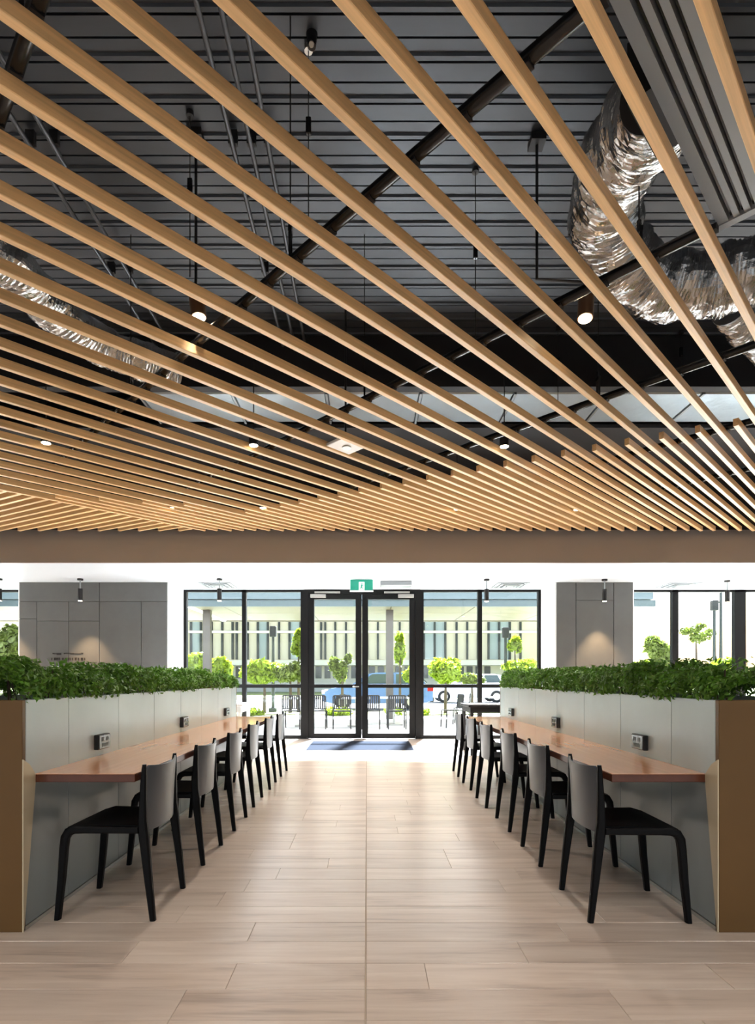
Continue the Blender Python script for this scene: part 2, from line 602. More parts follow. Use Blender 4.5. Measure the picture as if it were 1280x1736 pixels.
# ---- metal deck ceiling
deck = thing('ceiling', 'dark grey ribbed metal deck ceiling above the timber slats', 'ceiling', (0, 3, DECK_Z), kind='structure')
prof = [(0.0, 0.0), (0.102, 0.0), (0.104, 0.055), (0.116, 0.055), (0.118, 0.004), (0.190, 0.004), (0.196, -0.010), (0.222, -0.010), (0.224, 0.06), (0.243, 0.06), (0.245, 0.0)]
PIT = 0.245
y = -2.0
while y < FASC - 0.4:
    b = MB()
    vs_, fs = [], []
    pts = []
    for k in range(3):
        for (a, z) in prof[:-1]:
            pts.append((y + k*PIT + a, DECK_Z + z))
    pts.append((y + 3*PIT, DECK_Z))
    for (yy, zz) in pts:
        vs_ += [(-10, yy, zz), (10, yy, zz)]
    for i in range(len(pts) - 1):
        fs.append((2*i, 2*i+1, 2*i+3, 2*i+2))
    b.add(vs_, fs)
    b.build('deck_sheet', 'deck_metal', deck)
    y += 3 * PIT

# black ceiling beam and the silver wrapped air duct behind it
BEAM = 6.2
tag(box('ceiling_beam', 'black_paint', -10, 10, BEAM-0.12, BEAM, wz(665, BEAM), DECK_Z+0.0), 'wide black beam across the ceiling in front of the silver duct', 'beam')
dz0 = wz(665, BEAM)
duct = thing('rectangular_air_duct', 'wide silver wrapped air duct behind the black beam', 'duct', (1.2, 6.55, dz0))
dx = -2.55
seg = 1.05
i = 0
while dx < 6.5:
    MB().bbox(dx+0.006, dx+seg-0.006, BEAM+0.03, BEAM+0.74, dz0+0.004, dz0+0.42, 0.02).build('duct_section', 'foil_wrap', duct)
    MB().m('galv').box(dx-0.012, dx+0.012, BEAM+0.02, BEAM+0.75, dz0-0.012, dz0+0.43).build('flange', None, duct)
    dx += seg
    i += 1
# lower dark services ceiling behind the duct
tag(box('trim_4', 'black_paint', -10, 10, BEAM+0.80, FASC, 4.35, 4.40), 'black lowered ceiling zone behind the silver duct', 'ceiling', kind='structure')

# =================================================================== SLAT CEILING
ux, uy = math.sin(A45), math.cos(A45)          # slat direction
TAN = ux / uy
slats = thing('slat_ceiling', 'suspended ceiling of pale timber slats running diagonally across the hall', 'slat ceiling', (0, 4, SL_Z))
END_Y = FASC - 0.12
def slat_between(c, y0, y1, wide=SL_W, material='slat_wood'):
    """slat whose left bottom edge is x = TAN*y + c; runs from y0 to y1 with square ends"""
    nx, ny = uy, -ux                      # towards the camera side (right / near)
    a = Vector((TAN*y0 + c, y0, 0)); b_ = Vector((TAN*y1 + c, y1, 0))
    n = Vector((nx, ny, 0)) * wide
    z0, z1 = SL_Z, SL_Z + SL_H
    e = 0.003
    pr = [(0, z0+e), (e/wide, z0), (1-e/wide, z0), (1, z0+e), (1, z1), (0, z1)]
    rings = [[(p.x + n.x*t, p.y + n.y*t, z) for (t, z) in pr] for p in (a, b_)]
    return MB().ring_loft(rings).build('slat', material, slats)
def zone_y(c):
    # where the denser set of slats begins (two straight lines)
    # line A: y = 6.70 - 0.53 x ; line B: y = 7.35 + 0.2 (x + 1.9)
    ya = (6.70 - 0.53*c) / (1 + 0.53*TAN)
    xb = TAN*ya + c
    if xb > -1.9: return ya
    return (7.73 + 0.2*c) / (1 - 0.2*TAN)
P_SL = 0.397
N_MAIN = 26
for k in range(-2, N_MAIN + 1):
    c = -(0.800 + P_SL * k)
    y0 = -1.2 if k < 8 else -1.2
    ymin = max(-1.5, (-7.5 - c) / TAN)
    ymax = min(END_Y - (0.0 if k % 3 else 0.02), (8.5 - c) / TAN)
    if ymax > ymin + 0.3:
        slat_between(c, ymin, ymax)
    c2 = c - P_SL / 2
    yz = zone_y(c2)
    ymax = min(END_Y - 0.01, (8.5 - c2) / TAN)
    if yz < ymax - 0.1 and k < N_MAIN:
        slat_between(c2, yz, ymax)
# cross-laid slats in the far left corner
CL = -(0.800 + P_SL * (N_MAIN + 0.02))
dx_, dy_ = math.cos(math.radians(-28)), math.sin(math.radians(-28))
for k in range(40):
    # start on the last diagonal slat
    ys = 6.2 + k * 0.105
    xs = TAN * ys + CL
    if ys > END_Y - 0.1: break
    L = 3.6
    yend = ys + L * 0.53
    if yend > END_Y:
        L = (END_Y - ys) / 0.47
    p0 = Vector((xs, ys, 0)); p1 = p0 + Vector((-dx_, -dy_, 0)) * L
    n = Vector((dy_, -dx_, 0)) * SL_W
    rings = [[(p.x + n.x*t, p.y + n.y*t, z) for (t, z) in ((0, SL_Z), (1, SL_Z), (1, SL_Z+SL_H), (0, SL_Z+SL_H))] for p in (p0, p1)]
    MB().ring_loft(rings).build('slat', 'slat_wood_cross', slats)
# carrier pipes across the slats, their clips and hangers
CR_Z = SL_Z + SL_H + 0.034
for c in (0.80, 2.72, 4.68, 6.64, 8.58, 10.5):
    # line x + y*... = c, perpendicular to slats
    def pt(x): return Vector((x, c - x * TAN, CR_Z)) if False else Vector((x, (c - x) , CR_Z))
    xa = max(-6.5, c - (FASC - 0.25)); xb = min(6.5, c + 1.5)
    if c < 5: xb = (1.014*c - 1.18) / 2.014
    pa, pb = pt(xa), pt(xb)
    MB().cyl(pa, pb, 0.030, n=14).build('carrier_pipe', 'black_gloss', slats, smooth=True)
    # hangers with clevis
    x = xa + 0.6
    while x < xb:
        q = pt(x)
        if q.y > 0.8 and q.y < BEAM - 0.3:
            hb = MB()
            hb.cyl((q.x, q.y, CR_Z+0.20), (q.x, q.y, DECK_Z), 0.004, n=6)
            h = hb.build('hanger_rod', 'black_paint', slats)
            cb = MB()
            for s_ in (-1, 1):
                cb.box(q.x-0.008, q.x+0.008, q.y+s_*0.022-0.003, q.y+s_*0.022+0.003, CR_Z, CR_Z+0.17)
            cb.box(q.x-0.010, q.x+0.010, q.y-0.028, q.y+0.028, CR_Z+0.16, CR_Z+0.19)
            cb.build('clevis', 'black_gloss', slats)
            MB().cyl((q.x, q.y, CR_Z+0.19), (q.x, q.y, CR_Z+0.235), 0.013, n=8).build('clamp_nut', 'brass' if abs(q.x - 0.6) < 0.5 else 'black_gloss', slats)
        x += 1.55
    # clips on each slat near this carrier
    for k in range(-1, 16):
        cc = -(0.800 + P_SL * k)
        yy = (c - cc) / (1 + TAN)
        xx = TAN * yy + cc
        if xa < xx < xb and 1.2 < yy < 7.4:
            xx += uy * SL_W / 2; yy -= ux * SL_W / 2
            b = MB()
            b.box(-0.022, 0.022, -0.036, 0.036, 0, 0.030)
            rot = Matrix.Rotation(SLAT_ROT, 3, 'Z')
            b.v = [tuple(rot @ Vector(q) + Vector((xx, yy, SL_Z + SL_H))) for q in b.v]
            b.build('clip', 'black_paint', slats)

# =================================================================== CEILING SERVICES
# conduits on the deck
for (x, lab) in ((-0.908, 'leftmost of three thin grey conduits running side by side under the deck'),
                 (-0.783, 'middle one of three thin grey conduits running side by side under the deck'),
                 (-0.667, 'rightmost of three thin grey conduits running side by side under the deck'),
                 (-2.28, 'thin grey conduit under the deck at far left, outer of a pair'),
                 (-2.12, 'thin grey conduit under the deck at far left, inner of a pair')):
    cd = thing('conduit', lab, 'conduit', (x, 3, 4.80), group='conduits under the deck')
    MB().cyl((x, 0.5, 4.82), (x, BEAM-0.14, 4.82), 0.016, n=10).build('pipe', 'conduit', cd, smooth=True)
    for yy in (2.6, 3.8, 5.0):
        MB().box(x-0.03, x+0.03, yy-0.015, yy+0.015, 4.835, DECK_Z-0.01).build('bracket', 'black_paint', cd)

# linear slot diffuser, parallel with the slats
sd = thing('slot_air_diffuser', 'dark grey linear slot air diffuser between slats at upper right', 'air diffuser', (1.2, 2.0, SL_Z+0.10))
SD_Z = SL_Z + 0.105
def along(c, y, z): return Vector((TAN*y + c, y, z))
sd_y0, sd_y1 = 0.4, 2.90
def strip(c0, c1, z0, z1, name, material, ya=sd_y0, yb=sd_y1):
    # square end, perpendicular to slat direction
    def q(c, y, z):
        d = (c - (-1.125)) * uy * uy / 1.0
        yy = y - (c + 1.125) * ux * uy
        return (TAN*yy + c, yy, z)
    rings = [[q(c0, y, z0), q(c1, y, z0), q(c1, y, z1), q(c0, y, z1)] for y in (ya, yb)]
    return MB().ring_loft(rings).build(name, material, sd)
strip(-1.125, -0.835, SD_Z+0.05, SD_Z+0.20, 'plenum_box', 'black_paint')
cs = [(-1.125, -1.055), (-1.022, -0.985), (-0.955, -0.918), (-0.888, -0.835)]
for (a, b_) in cs:
    strip(a, b_, SD_Z, SD_Z+0.05, 'face_bar', 'diffuser_grey')
for (a, b_) in ((-1.055, -1.022), (-0.985, -0.955), (-0.918, -0.888)):
    strip(a+0.012, b_-0.008, SD_Z+0.018, SD_Z+0.05, 'slot_vane', 'black_gloss')
strip(-1.14, -0.82, SD_Z-0.006, SD_Z+0.06, 'end_flange', 'diffuser_grey', sd_y1, sd_y1+0.03)

strip(-1.30, -1.135, SD_Z+0.08, SD_Z+0.34, 'spigot_box', 'black_paint', 2.28, 2.52)

# crumpled foil flexible ducts
def catmull(pts, n):
    pts = [Vector(p) for p in pts]
    q = [pts[0]*2 - pts[1]] + pts + [pts[-1]*2 - pts[-2]]
    out_ = []
    for i in range(1, len(q) - 2):
        for k in range(n):
            t = k / n
            a, b_, c_, d_ = q[i-1], q[i], q[i+1], q[i+2]
            out_.append(0.5*((2*b_) + (-a+c_)*t + (2*a-5*b_+4*c_-d_)*t*t + (-a+3*b_-3*c_+d_)*t**3))
    out_.append(pts[-1])
    return out_
def flex(name, label, path, rad, seed, collar='black_paint', neck=False):
    rr = random.Random(seed)
    pts = catmull(path, 26)
    n = 28
    b = MB()
    rings = []
    up = None
    ph = [rr.uniform(0, 6.28) for _ in range(8)]
    for i, p in enumerate(pts):
        t = (pts[min(i+1, len(pts)-1)] - pts[max(i-1, 0)]).normalized()
        if up is None: up = Vector((0,0,1)) if abs(t.z) < 0.9 else Vector((1,0,0))
        a = t.cross(up).normalized(); bb = a.cross(t).normalized(); up = bb
        ring = []
        for j in range(n):
            th = 2*math.pi*j/n
            rib = 0.022 * (1 if i % 2 else -1) * (0.6 + 0.5*math.sin(3*th + ph[0] + i*0.35))
            wob = 0.05*math.sin(2*th + i*0.21 + ph[1]) + 0.03*math.sin(5*th - i*0.5 + ph[2]) + rr.uniform(-0.016, 0.016)
            r_ = rad * (1 + rib + wob) * (min(1.0, 0.52 + i*0.024) if neck else 1.0)
            ring.append(p + (a*math.cos(th) + bb*math.sin(th))*r_ + t*rr.uniform(-0.003, 0.003))
        rings.append(ring)
    b.ring_loft(rings)
    d = thing(name, label, 'flexible duct', tuple(path[0]))
    ob = b.build('foil_sleeve', 'foil', d, smooth=False)
    e0, e1 = pts[0], pts[2]
    MB().cyl(e0 - (e1-e0)*0.2, e0 + (e1-e0)*0.9, rad*(0.58 if neck else 1.07), n=24).build('collar', collar, d, smooth=True)
    e0, e1 = pts[-1], pts[-3]
    MB().cyl(e0, e0 + (e1-e0)*1.0, rad*1.07, n=24).build('clamp_band', 'galv', d, smooth=True)
    return d
def PD(px, py, z):
    d = F_PX * (z - CAM_H) / (HOR - py)
    return (wx(px, d), d, z)
flex('flexible_foil_duct', 'crumpled silver foil flexible duct looping down beside the slot diffuser', [(1.27, 2.50, 3.82), PD(1102, 196, 4.08), PD(1056, 258, 4.27), PD(1026, 350, 4.36), PD(1050, 435, 4.28), PD(1115, 482, 4.16), PD(1195, 482, 4.12), PD(1275, 462, 4.12), PD(1400, 440, 4.1)], 0.225, 3, neck=True)
flex('flexible_foil_duct', 'short crumpled foil duct dropping at right edge below the looping duct', [PD(1238, 522, 4.28), PD(1252, 545, 4.25), PD(1275, 570, 4.2), PD(1330, 620, 4.15)], 0.13, 5, 'galv')
flex('flexible_foil_duct', 'long crumpled foil flexible duct behind the slats at far left', [PD(-70, 400, 4.15), PD(20, 455, 4.15), PD(90, 525, 4.15), PD(170, 585, 4.12), PD(240, 612, 4.1), PD(300, 632, 4.1)], 0.16, 9)

# track spotlights
def area_spot(name, loc, direction, watts, size, blend, col, radius):
    ld = bpy.data.lights.new(name, 'SPOT')
    ld.energy = watts
    ld.spot_size = math.radians(size)
    ld.spot_blend = blend
    ld.color = col
    ld.shadow_soft_size = radius
    o = bpy.data.objects.new(name, ld)
    o.location = loc
    o.rotation_euler = Vector(direction).to_track_quat('-Z', 'Y').to_euler()
    C.objects.link(o)
    return o
WARM = (1.0, 0.93, 0.86)
def spotlight(px, py, z, tilt, lab):
    q = Vector(PD(px, py, z))
    t = thing('track_spotlight', lab, 'spotlight', tuple(q), group='track spotlights above the slats')
    ax = Vector(tilt).normalized()      # pointing direction (down-ish)
    top = q - ax * 0.19
    MB().cyl(top, q, 0.052, n=20).build('housing', 'spot_body', t, smooth=True)
    MB().cyl(q - ax*0.012, q + ax*0.003, 0.044, n=20).build('lens', 'warm_lens', t, smooth=True)
    MB().cyl(top - ax*0.03, top, 0.03, 0.052, n=16).build('cap', 'black_gloss', t, smooth=True)
    off_x = -0.34 if px > 600 else 0.0
    MB().tube([top - ax*0.03, (top.x, top.y, top.z+0.08), (top.x+off_x, top.y, top.z+0.10), (top.x+off_x, top.y, DECK_Z)], 0.010, n=8).build('stem', 'black_paint', t)
    MB().box(top.x+off_x-0.05, top.x+off_x+0.05, top.y-0.05, top.y+0.05, DECK_Z-0.05, DECK_Z).build('base', 'black_paint', t)
    sp = area_spot('spot_lamp', (0,0,0), tilt, SPOT_W, 70, 0.6, WARM, 0.04)
    sp.parent = t
    sp.location = ax * 0.03
spotlight(337, 538, 3.68, (0.12, -0.05, -1), 'warm cylinder spotlight above the slats on the left')
spotlight(992, 540, 3.68, (-0.1, -0.15, -1), 'warm cylinder spotlight above the slats beside the foil duct')

# downlights between slats
def downlight(px, py, lab, watts=DOWNLIGHT_W):
    q = Vector(PD(px, py, SL_Z + 0.02))
    t = thing('downlight', lab, 'downlight', tuple(q), group='small downlights between the slats')
    MB().cyl(q, q + Vector((0,0,0.09)), 0.045, n=18).build('can', 'black_paint', t, smooth=True)
    MB().cyl(q - Vector((0,0,0.004)), q + Vector((0,0,0.004)), 0.040, n=18).build('lens', 'warm_lens', t, smooth=True)
    MB().cyl(q + Vector((0,0,0.09)), (q.x, q.y, 4.3), 0.005, n=6).build('stem', 'black_paint', t)
    if watts:
        sp = area_spot('downlight_lamp', (0,0,-0.02), (0,0,-1), watts, 120, 0.7, WARM, 0.05)
        sp.parent = t
downlight(78, 751, 'small round downlight among slats near the left edge of the hall')
downlight(430, 755, 'small round downlight among slats left of the white ceiling panel')
downlight(290, 861, 'small round downlight where the cross-laid slats begin at left')
downlight(446, 861, 'small round downlight in the dense slats just above the fascia, left of centre')
downlight(775, 863, 'small round downlight in the dense slats above the right chair row')
downlight(978, 864, 'small round downlight in the dense slats above the right hedge')
for (x_, y_, lab_) in ((-2.6, -1.5, 'added fill downlight behind the viewpoint, over the left side'), (0.0, -1.5, 'added fill downlight behind the viewpoint, over the aisle'),
                       (2.6, -1.5, 'added fill downlight behind the viewpoint, over the right side'), (-1.3, 0.6, 'added fill downlight overhead just left of the viewpoint'),
                       (1.3, 0.6, 'added fill downlight overhead just right of the viewpoint'), (-3.6, 1.0, 'added fill downlight overhead far left of the viewpoint'), (3.6, 1.0, 'added fill downlight overhead far right of the viewpoint')):
    # unseen downlights added overhead and behind the camera to brighten floor and slats
    q_ = Vector((x_, y_, SL_Z + 0.02))
    t_ = thing('downlight', lab_, 'downlight', tuple(q_), group='added fill downlights out of view')
    MB().cyl(q_, q_ + Vector((0,0,0.09)), 0.045, n=18).build('can', 'black_paint', t_, smooth=True)
    MB().cyl(q_ - Vector((0,0,0.004)), q_ + Vector((0,0,0.004)), 0.040, n=18).build('lens', 'warm_lens', t_, smooth=True)
    MB().cyl(q_ + Vector((0,0,0.09)), (q_.x, q_.y, DECK_Z), 0.005, n=6).build('stem', 'black_paint', t_)
    sp_ = area_spot('downlight_lamp', (0,0,-0.02), (0,0,-1), DOWNLIGHT_W*(1.5 if y_ < 0 else 0.8), 120, 0.7, WARM, 0.05)
    sp_.parent = t_
downlight(855, 757, 'small round downlight beside the ends of the shorter slats')

# white square ceiling panel (access point)
q = Vector((-0.207, 5.45, SL_Z + 0.012))
t = thing('ceiling_access_point', 'white square panel with a round sensor fitted between two slats', 'wireless panel', tuple(q))
def rot_box(hx, hy, z0, z1, name, material, parent, c, ang):
    b = MB(); b.bbox(-hx, hx, -hy, hy, z0, z1, 0.005)
    r_ = Matrix.Rotation(ang, 3, 'Z')
    b.v = [tuple(r_ @ Vector(p_) + Vector((c.x, c.y, 0))) for p_ in b.v]
    return b.build(name, material, parent)
rot_box(0.15, 0.115, q.z, q.z+0.03, 'panel', 'white_paint', t, q, SLAT_ROT)
MB().cyl((q.x+0.01, q.y, q.z-0.012), (q.x+0.01, q.y, q.z+0.002), 0.045, n=20).build('sensor', 'steel', t, smooth=True)
MB().cyl((q.x, q.y, q.z+0.03), (q.x, q.y, DECK_Z), 0.01, n=8).build('stem', 'black_paint', t)

# hanging gripper wires
for (px, py0, py1, zt, lab) in ((523, 90, 380, 4.9, 'thin suspension wire with a black gripper near the top centre'),
                                (322, 200, 470, 4.9, 'thin suspension wire left of the conduits'),
                                (806, 295, 600, 4.9, 'thin suspension wire right of centre above the beam'),
                                (946, 560, 690, 4.9, 'thin suspension wire in front of the silver duct'),
                                (1155, 570, 640, 4.9, 'thin suspension wire with a hook below the looping foil duct')):
    d = F_PX * (zt - CAM_H) / (HOR - py0)
    d = min(d, BEAM - 0.2)
    x = wx(px, d)
    zb = max(wz(py1, d), SL_Z + SL_H)
    t = thing('suspension_wire', lab, 'wire', (x, d, zb), group='suspension wires under the deck')
    MB().cyl((x, d, zb), (x, d, DECK_Z), 0.0035, n=6).build('wire', 'black_paint', t)
    zg = zb + 0.55 * (DECK_Z - zb)
    MB().bbox(x-0.016, x+0.016, d-0.012, d+0.012, zg-0.05, zg+0.05, 0.004).build('gripper', 'black_gloss', t)
    MB().cyl((x, d, DECK_Z-0.03), (x, d, DECK_Z), 0.025, n=10).build('anchor', 'steel' if px == 523 else 'black_paint', t)
t = thing('deck_sensor', 'small dark ceiling sensor with a bright lens near the top centre', 'sensor', PD(528, 72, 4.86))
q = Vector(PD(528, 72, 4.86))
MB().cyl(q + Vector((0,0.02,0.0)), (q.x, q.y+0.03, DECK_Z), 0.024, 0.034, n=16).build('housing', 'black_gloss', t, smooth=True)
MB().cyl(q + Vector((0.0,0.0,-0.012)), q + Vector((0,0.012,0.01)), 0.014, n=12).build('lens', 'steel', t, smooth=True)

# =================================================================== GLAZED FRONT
def X(px): return wx(px, FAC)
FR0, FR1 = FAC - 0.05, FAC + 0.05
TR0, TR1 = 1.03, 1.10
def fixed_window(name, label, x0, x1, mulls, transom=True):
    t = thing(name, label, 'window', ((x0+x1)/2, FAC, 0), kind='structure')
    ms = [(x0, x0+0.07)] + list(mulls) + [(x1-0.07, x1)]
    for k, (a, b_) in enumerate(ms):
        box('mullion' if 0 < k < len(ms)-1 else 'jamb', 'window_black', a, b_, FR0, FR1, 0, SOF_Z, t)
    box('head', 'window_black', x0+0.07, x1-0.07, FR0, FR1, SOF_Z-0.045, SOF_Z, t)
    box('sill', 'window_black', x0+0.07, x1-0.07, FR0, FR1, 0, 0.07, t)
    for (a, b_) in zip(ms[:-1], ms[1:]):
        xa, xb = a[1], b_[0]
        if transom:
            box('transom', 'window_black', xa, xb, FR0, FR1, TR0, TR1, t)
            box('pane', 'glass', xa, xb, FAC-0.005, FAC+0.005, TR1, SOF_Z-0.045, t)
            box('pane', 'glass', xa, xb, FAC-0.005, FAC+0.005, 0.07, TR0, t)
        else:
            box('pane', 'glass', xa, xb, FAC-0.005, FAC+0.005, 0.07, SOF_Z-0.045, t)
    return t
XL, XR = -3.71, 3.53
fixed_window('window_1', 'black framed glazing left of the entrance doors', XL, X(516), [(X(411), X(418))])
fixed_window('window_2', 'black framed glazing right of the entrance doors', X(712), XR, [(X(809.5), X(816.5))])
fixed_window('window_3', 'black framed corner glazing behind the right hedge', 4.9, 12.0, [(X(1138), X(1148)), (X(1243), X(1262)), (9.4, 9.5)])
fixed_window('window_4', 'black framed glazing at far left behind the hedge', -12.0, -6.45, [(-9.6, -9.5)])
# doors
dr = thing('door_1', 'black framed glazed double entrance doors', 'door', (X(614), FAC, 0), kind='structure')
box('jamb', 'window_black', X(516)+0.002, X(523), FR0-0.02, FR1, 0, SOF_Z, dr)
box('jamb', 'window_black', X(704), X(712)-0.002, FR0-0.02, FR1, 0, SOF_Z, dr)
box('door_head', 'window_black', X(523), X(704), FR0-0.02, FR1, wz(1008, FAC), SOF_Z, dr)
for (a, b_, g0, g1) in ((X(523.3), X(613), X(533), X(603)), (X(613.8), X(703.7), X(624), X(694))):
    lf = thing('leaf', None, None, (a - WORLD_LOC['door_1'][0], 0, 0))
    lf.parent = dr
    WORLD_LOC[lf.name] = np.array((a, FAC, 0.0))
    zt = wz(1008.5, FAC)
    box('stile', 'window_black', a, g0, FR0, FR1-0.01, 0.01, zt, lf)
    box('stile', 'window_black', g1, b_, FR0, FR1-0.01, 0.01, zt, lf)
    box('top_rail', 'window_black', g0, g1, FR0, FR1-0.01, wz(1016.5, FAC), zt, lf)
    box('bottom_rail', 'window_black', g0, g1, FR0, FR1-0.01, 0.01, wz(1243, FAC), lf)
    box('mid_rail', 'window_black', g0, g1, FR0, FR1-0.01, TR0, TR1, lf)
    box('pane', 'glass', g0, g1, FAC-0.005, FAC+0.005, TR1, wz(1016.5, FAC), lf)
    box('pane', 'glass', g0, g1, FAC-0.005, FAC+0.005, wz(1243, FAC), TR0, lf)
# closers and handle
for (a, b_, c0, c1) in ((X(527), X(553), X(534), X(577)), (X(674.5), X(701), X(651), X(694))):
    MB().bbox(a, b_, FR0-0.07, FR0-0.012, wz(1014.5, FAC), wz(1008.5, FAC), 0.006).build('door_closer', 'steel', dr)
    MB().box(c0, c1, FR0-0.06, FR0-0.03, wz(1007, FAC), wz(1004, FAC)).build('closer_arm', 'steel', dr)
hb = MB()
hb.cyl((X(598), FR0-0.05, wz(1164, FAC)), (X(609), FR0-0.05, wz(1164, FAC)), 0.012, n=10)
hb.cyl((X(608), FR0-0.05, wz(1164, FAC)), (X(608), FR0+0.01, wz(1164, FAC)), 0.012, n=10)
hb.build('handle', 'steel', dr, smooth=True)

# grey panel walls each side of the entrance
GW = 10.45
def GX(px): return wx(px, GW)
def GZ(py): return wz(py, GW)
def grey_wall(name, label, x0, x1, rects, ret):
    t = thing(name, label, 'wall', ((x0+x1)/2, GW, 0), kind='structure')
    box('core', 'joint_dark', x0+0.004, x1-0.004, GW+0.012, FAC-0.06, 0, SOF_Z, t)
    for (a, b_, z0, z1) in rects:
        MB().bbox(a+0.004, b_-0.004, GW-0.012, GW+0.015, z0+0.004, z1-0.004, 0.002).build('panel', 'concrete_panel', t)
    xr = x1 if ret > 0 else x0
    box('reveal', 'white_paint', xr-0.004 if ret > 0 else xr-0.02, xr+0.02 if ret > 0 else xr+0.004, GW, FAC-0.055, 0, SOF_Z, t)
    xr = x0 if ret > 0 else x1
    box('reveal', 'white_paint', xr-0.02 if ret > 0 else xr-0.004, xr+0.004 if ret > 0 else xr+0.02, GW, FAC-0.055, 0, SOF_Z, t)
    return t
xa, xb = GX(33), GX(284)
T = SOF_Z
grey_wall('wall_left_pier', 'grey panelled wall left of the entrance with dark lettering', xa, xb, [
    (xa, GX(169), GZ(1020), T), (xa, GX(63), GZ(1049), GZ(1020)), (GX(63), GX(117), GZ(1053), GZ(1020)), (GX(117), GX(169), GZ(1053), GZ(1020)),
    (xa, GX(63), 0, GZ(1049)), (GX(63), GX(117), 0, GZ(1053)), (GX(117), GX(169), 0, GZ(1053)),
    (GX(169), xb, GZ(1020), T), (GX(169), GX(240), 0, GZ(1020)), (GX(240), xb, 0, GZ(1020))], 1)
xa2, xb2 = GX(943), GX(1073)
grey_wall('wall_right_pier', 'grey panelled wall right of the entrance', xa2, xb2, [
    (xa2, GX(976), 0, T), (GX(976), GX(1040), 0, GZ(1018)), (GX(976), GX(1040), GZ(1018), T), (GX(1040), xb2, 0, T)], -1)
# lettering (too blurred to read): dark strokes in two lines
lt = thing('wall_lettering', 'two short lines of small dark lettering on the grey wall at left', 'lettering', (GX(116), GW-0.012, GZ(1120)))
def stroke(px0, px1, py0, py1):
    MB().box(GX(px0), GX(px1), GW-0.020, GW-0.0121, GZ(py1), GZ(py0)).build('letter_stroke', 'lettering_dark', lt)
for (a, b_) in ((88,89),(92.6,93.6),(94.6,95.5),(96.4,97.3),(98.4,99.3),(101,102.2),(106,107),(108,108.8),(111,112),(112.9,113.8),(116,117),(118,118.8),(120,120.8),(123,124.3),(128,130),(133.6,134.8),(138,139),(140.2,141.2),(144,145)):
    stroke(a, b_, 1115.2, 1119.6)
for (a, b_) in ((92.8, 95), (101, 102.5), (128, 131), (138, 141)):
    stroke(a, b_, 1115.0, 1115.8)
for (a, b_, c0, c1) in ((90,93,1107,1109),(93,97,1107.6,1109.2),(97,104.5,1107.2,1110.5),(109,111,1107,1109),(111,120,1107,1108.4),(120,126,1107.4,1109.6),(126,138,1107.8,1109.2),(138,141.5,1106.8,1108.4)):
    stroke(a, b_, c0, c1)

# ---- things on the soffit
def pendant(px, py_can, lab, light=True):
    d = F_PX * (SOF_Z - CAM_H) / (HOR - py_can)
    x = wx(px, d)
    t = thing('pendant_light', lab, 'pendant light', (x, d, 2.60), group='black cylinder pendants under the soffit')
    MB().cyl((x, d, SOF_Z-0.03), (x, d, SOF_Z), 0.05, n=18).build('canopy', 'black_paint', t, smooth=True)
    MB().cyl((x, d, 2.83), (x, d, SOF_Z-0.03), 0.012 if light else 0.012, n=8).build('stem', 'galv', t, smooth=True)
    MB().cyl((x, d, 2.615), (x, d, 2.83), 0.04, n=18).build('shade', 'black_paint', t, smooth=True)
    MB().cyl((x, d, 2.606), (x, d, 2.6149), 0.033, n=18).build('lens', 'warm_lens', t, smooth=True)
    sp = area_spot('pendant_lamp', (0, 0, -0.005), (0, 0.03, -1), PENDANT_W, 66, 0.6, (1.0, 0.66, 0.36), 0.03)
    sp.parent = t
pendant(136, 981, 'black cylinder pendant in front of the lettered grey wall')
pendant(372, 981, 'black cylinder pendant in front of the glazing left of the doors')
pendant(825, 982, 'black cylinder pendant in front of the glazing right of the doors')
pendant(1025, 982, 'black cylinder pendant in front of the right grey wall')
pendant(1233, 984, 'black cylinder pendant at far right by the thick black mullion')
pendant(-1, 981, 'black cylinder pendant cut off at the left edge')
for (px, lab) in ((370, 'square white ceiling air vent above the left glazing'), (865, 'square white ceiling air vent above the right glazing'), (1150, 'square white ceiling air vent above the right corner glazing')):
    d = 10.75
    x = wx(px, d)
    t = thing('ceiling_vent', lab, 'air vent', (x, d, SOF_Z-0.03), group='square air vents in the soffit')
    for k in range(3):
        h = 0.30 - k*0.085
        b = MB()
        for (a0, a1, b0, b1) in ((-h, h, -h, -h+0.05), (-h, h, h-0.05, h), (-h, -h+0.05, -h+0.05, h-0.05), (h-0.05, h, -h+0.05, h-0.05)):
            b.box(x+a0, x+a1, d+b0, d+b1, SOF_Z-0.012-0.008*k, SOF_Z-0.0005)
        b.build('louvre', 'vent_grey', t)
    box('core', 'galv', x-0.06, x+0.06, d-0.06, d+0.06, SOF_Z-0.03, SOF_Z-0.001, t)
# ceiling box beside the exit sign
t = thing('door_sensor_box', 'flat grey box under the soffit right of the exit sign', 'ceiling box', (wx(671, 10.4), 10.4, SOF_Z-0.085))
MB().bbox(wx(645, 10.3), wx(698, 10.3), 10.28, 10.52, SOF_Z-0.085, SOF_Z, 0.008).build('body', 'galv', t)
MB().cyl((wx(701, 10.0), 10.0, SOF_Z-0.03), (wx(701, 10.0), 10.0, SOF_Z), 0.03, n=12).build('sensor', 'white_paint', t, smooth=True)
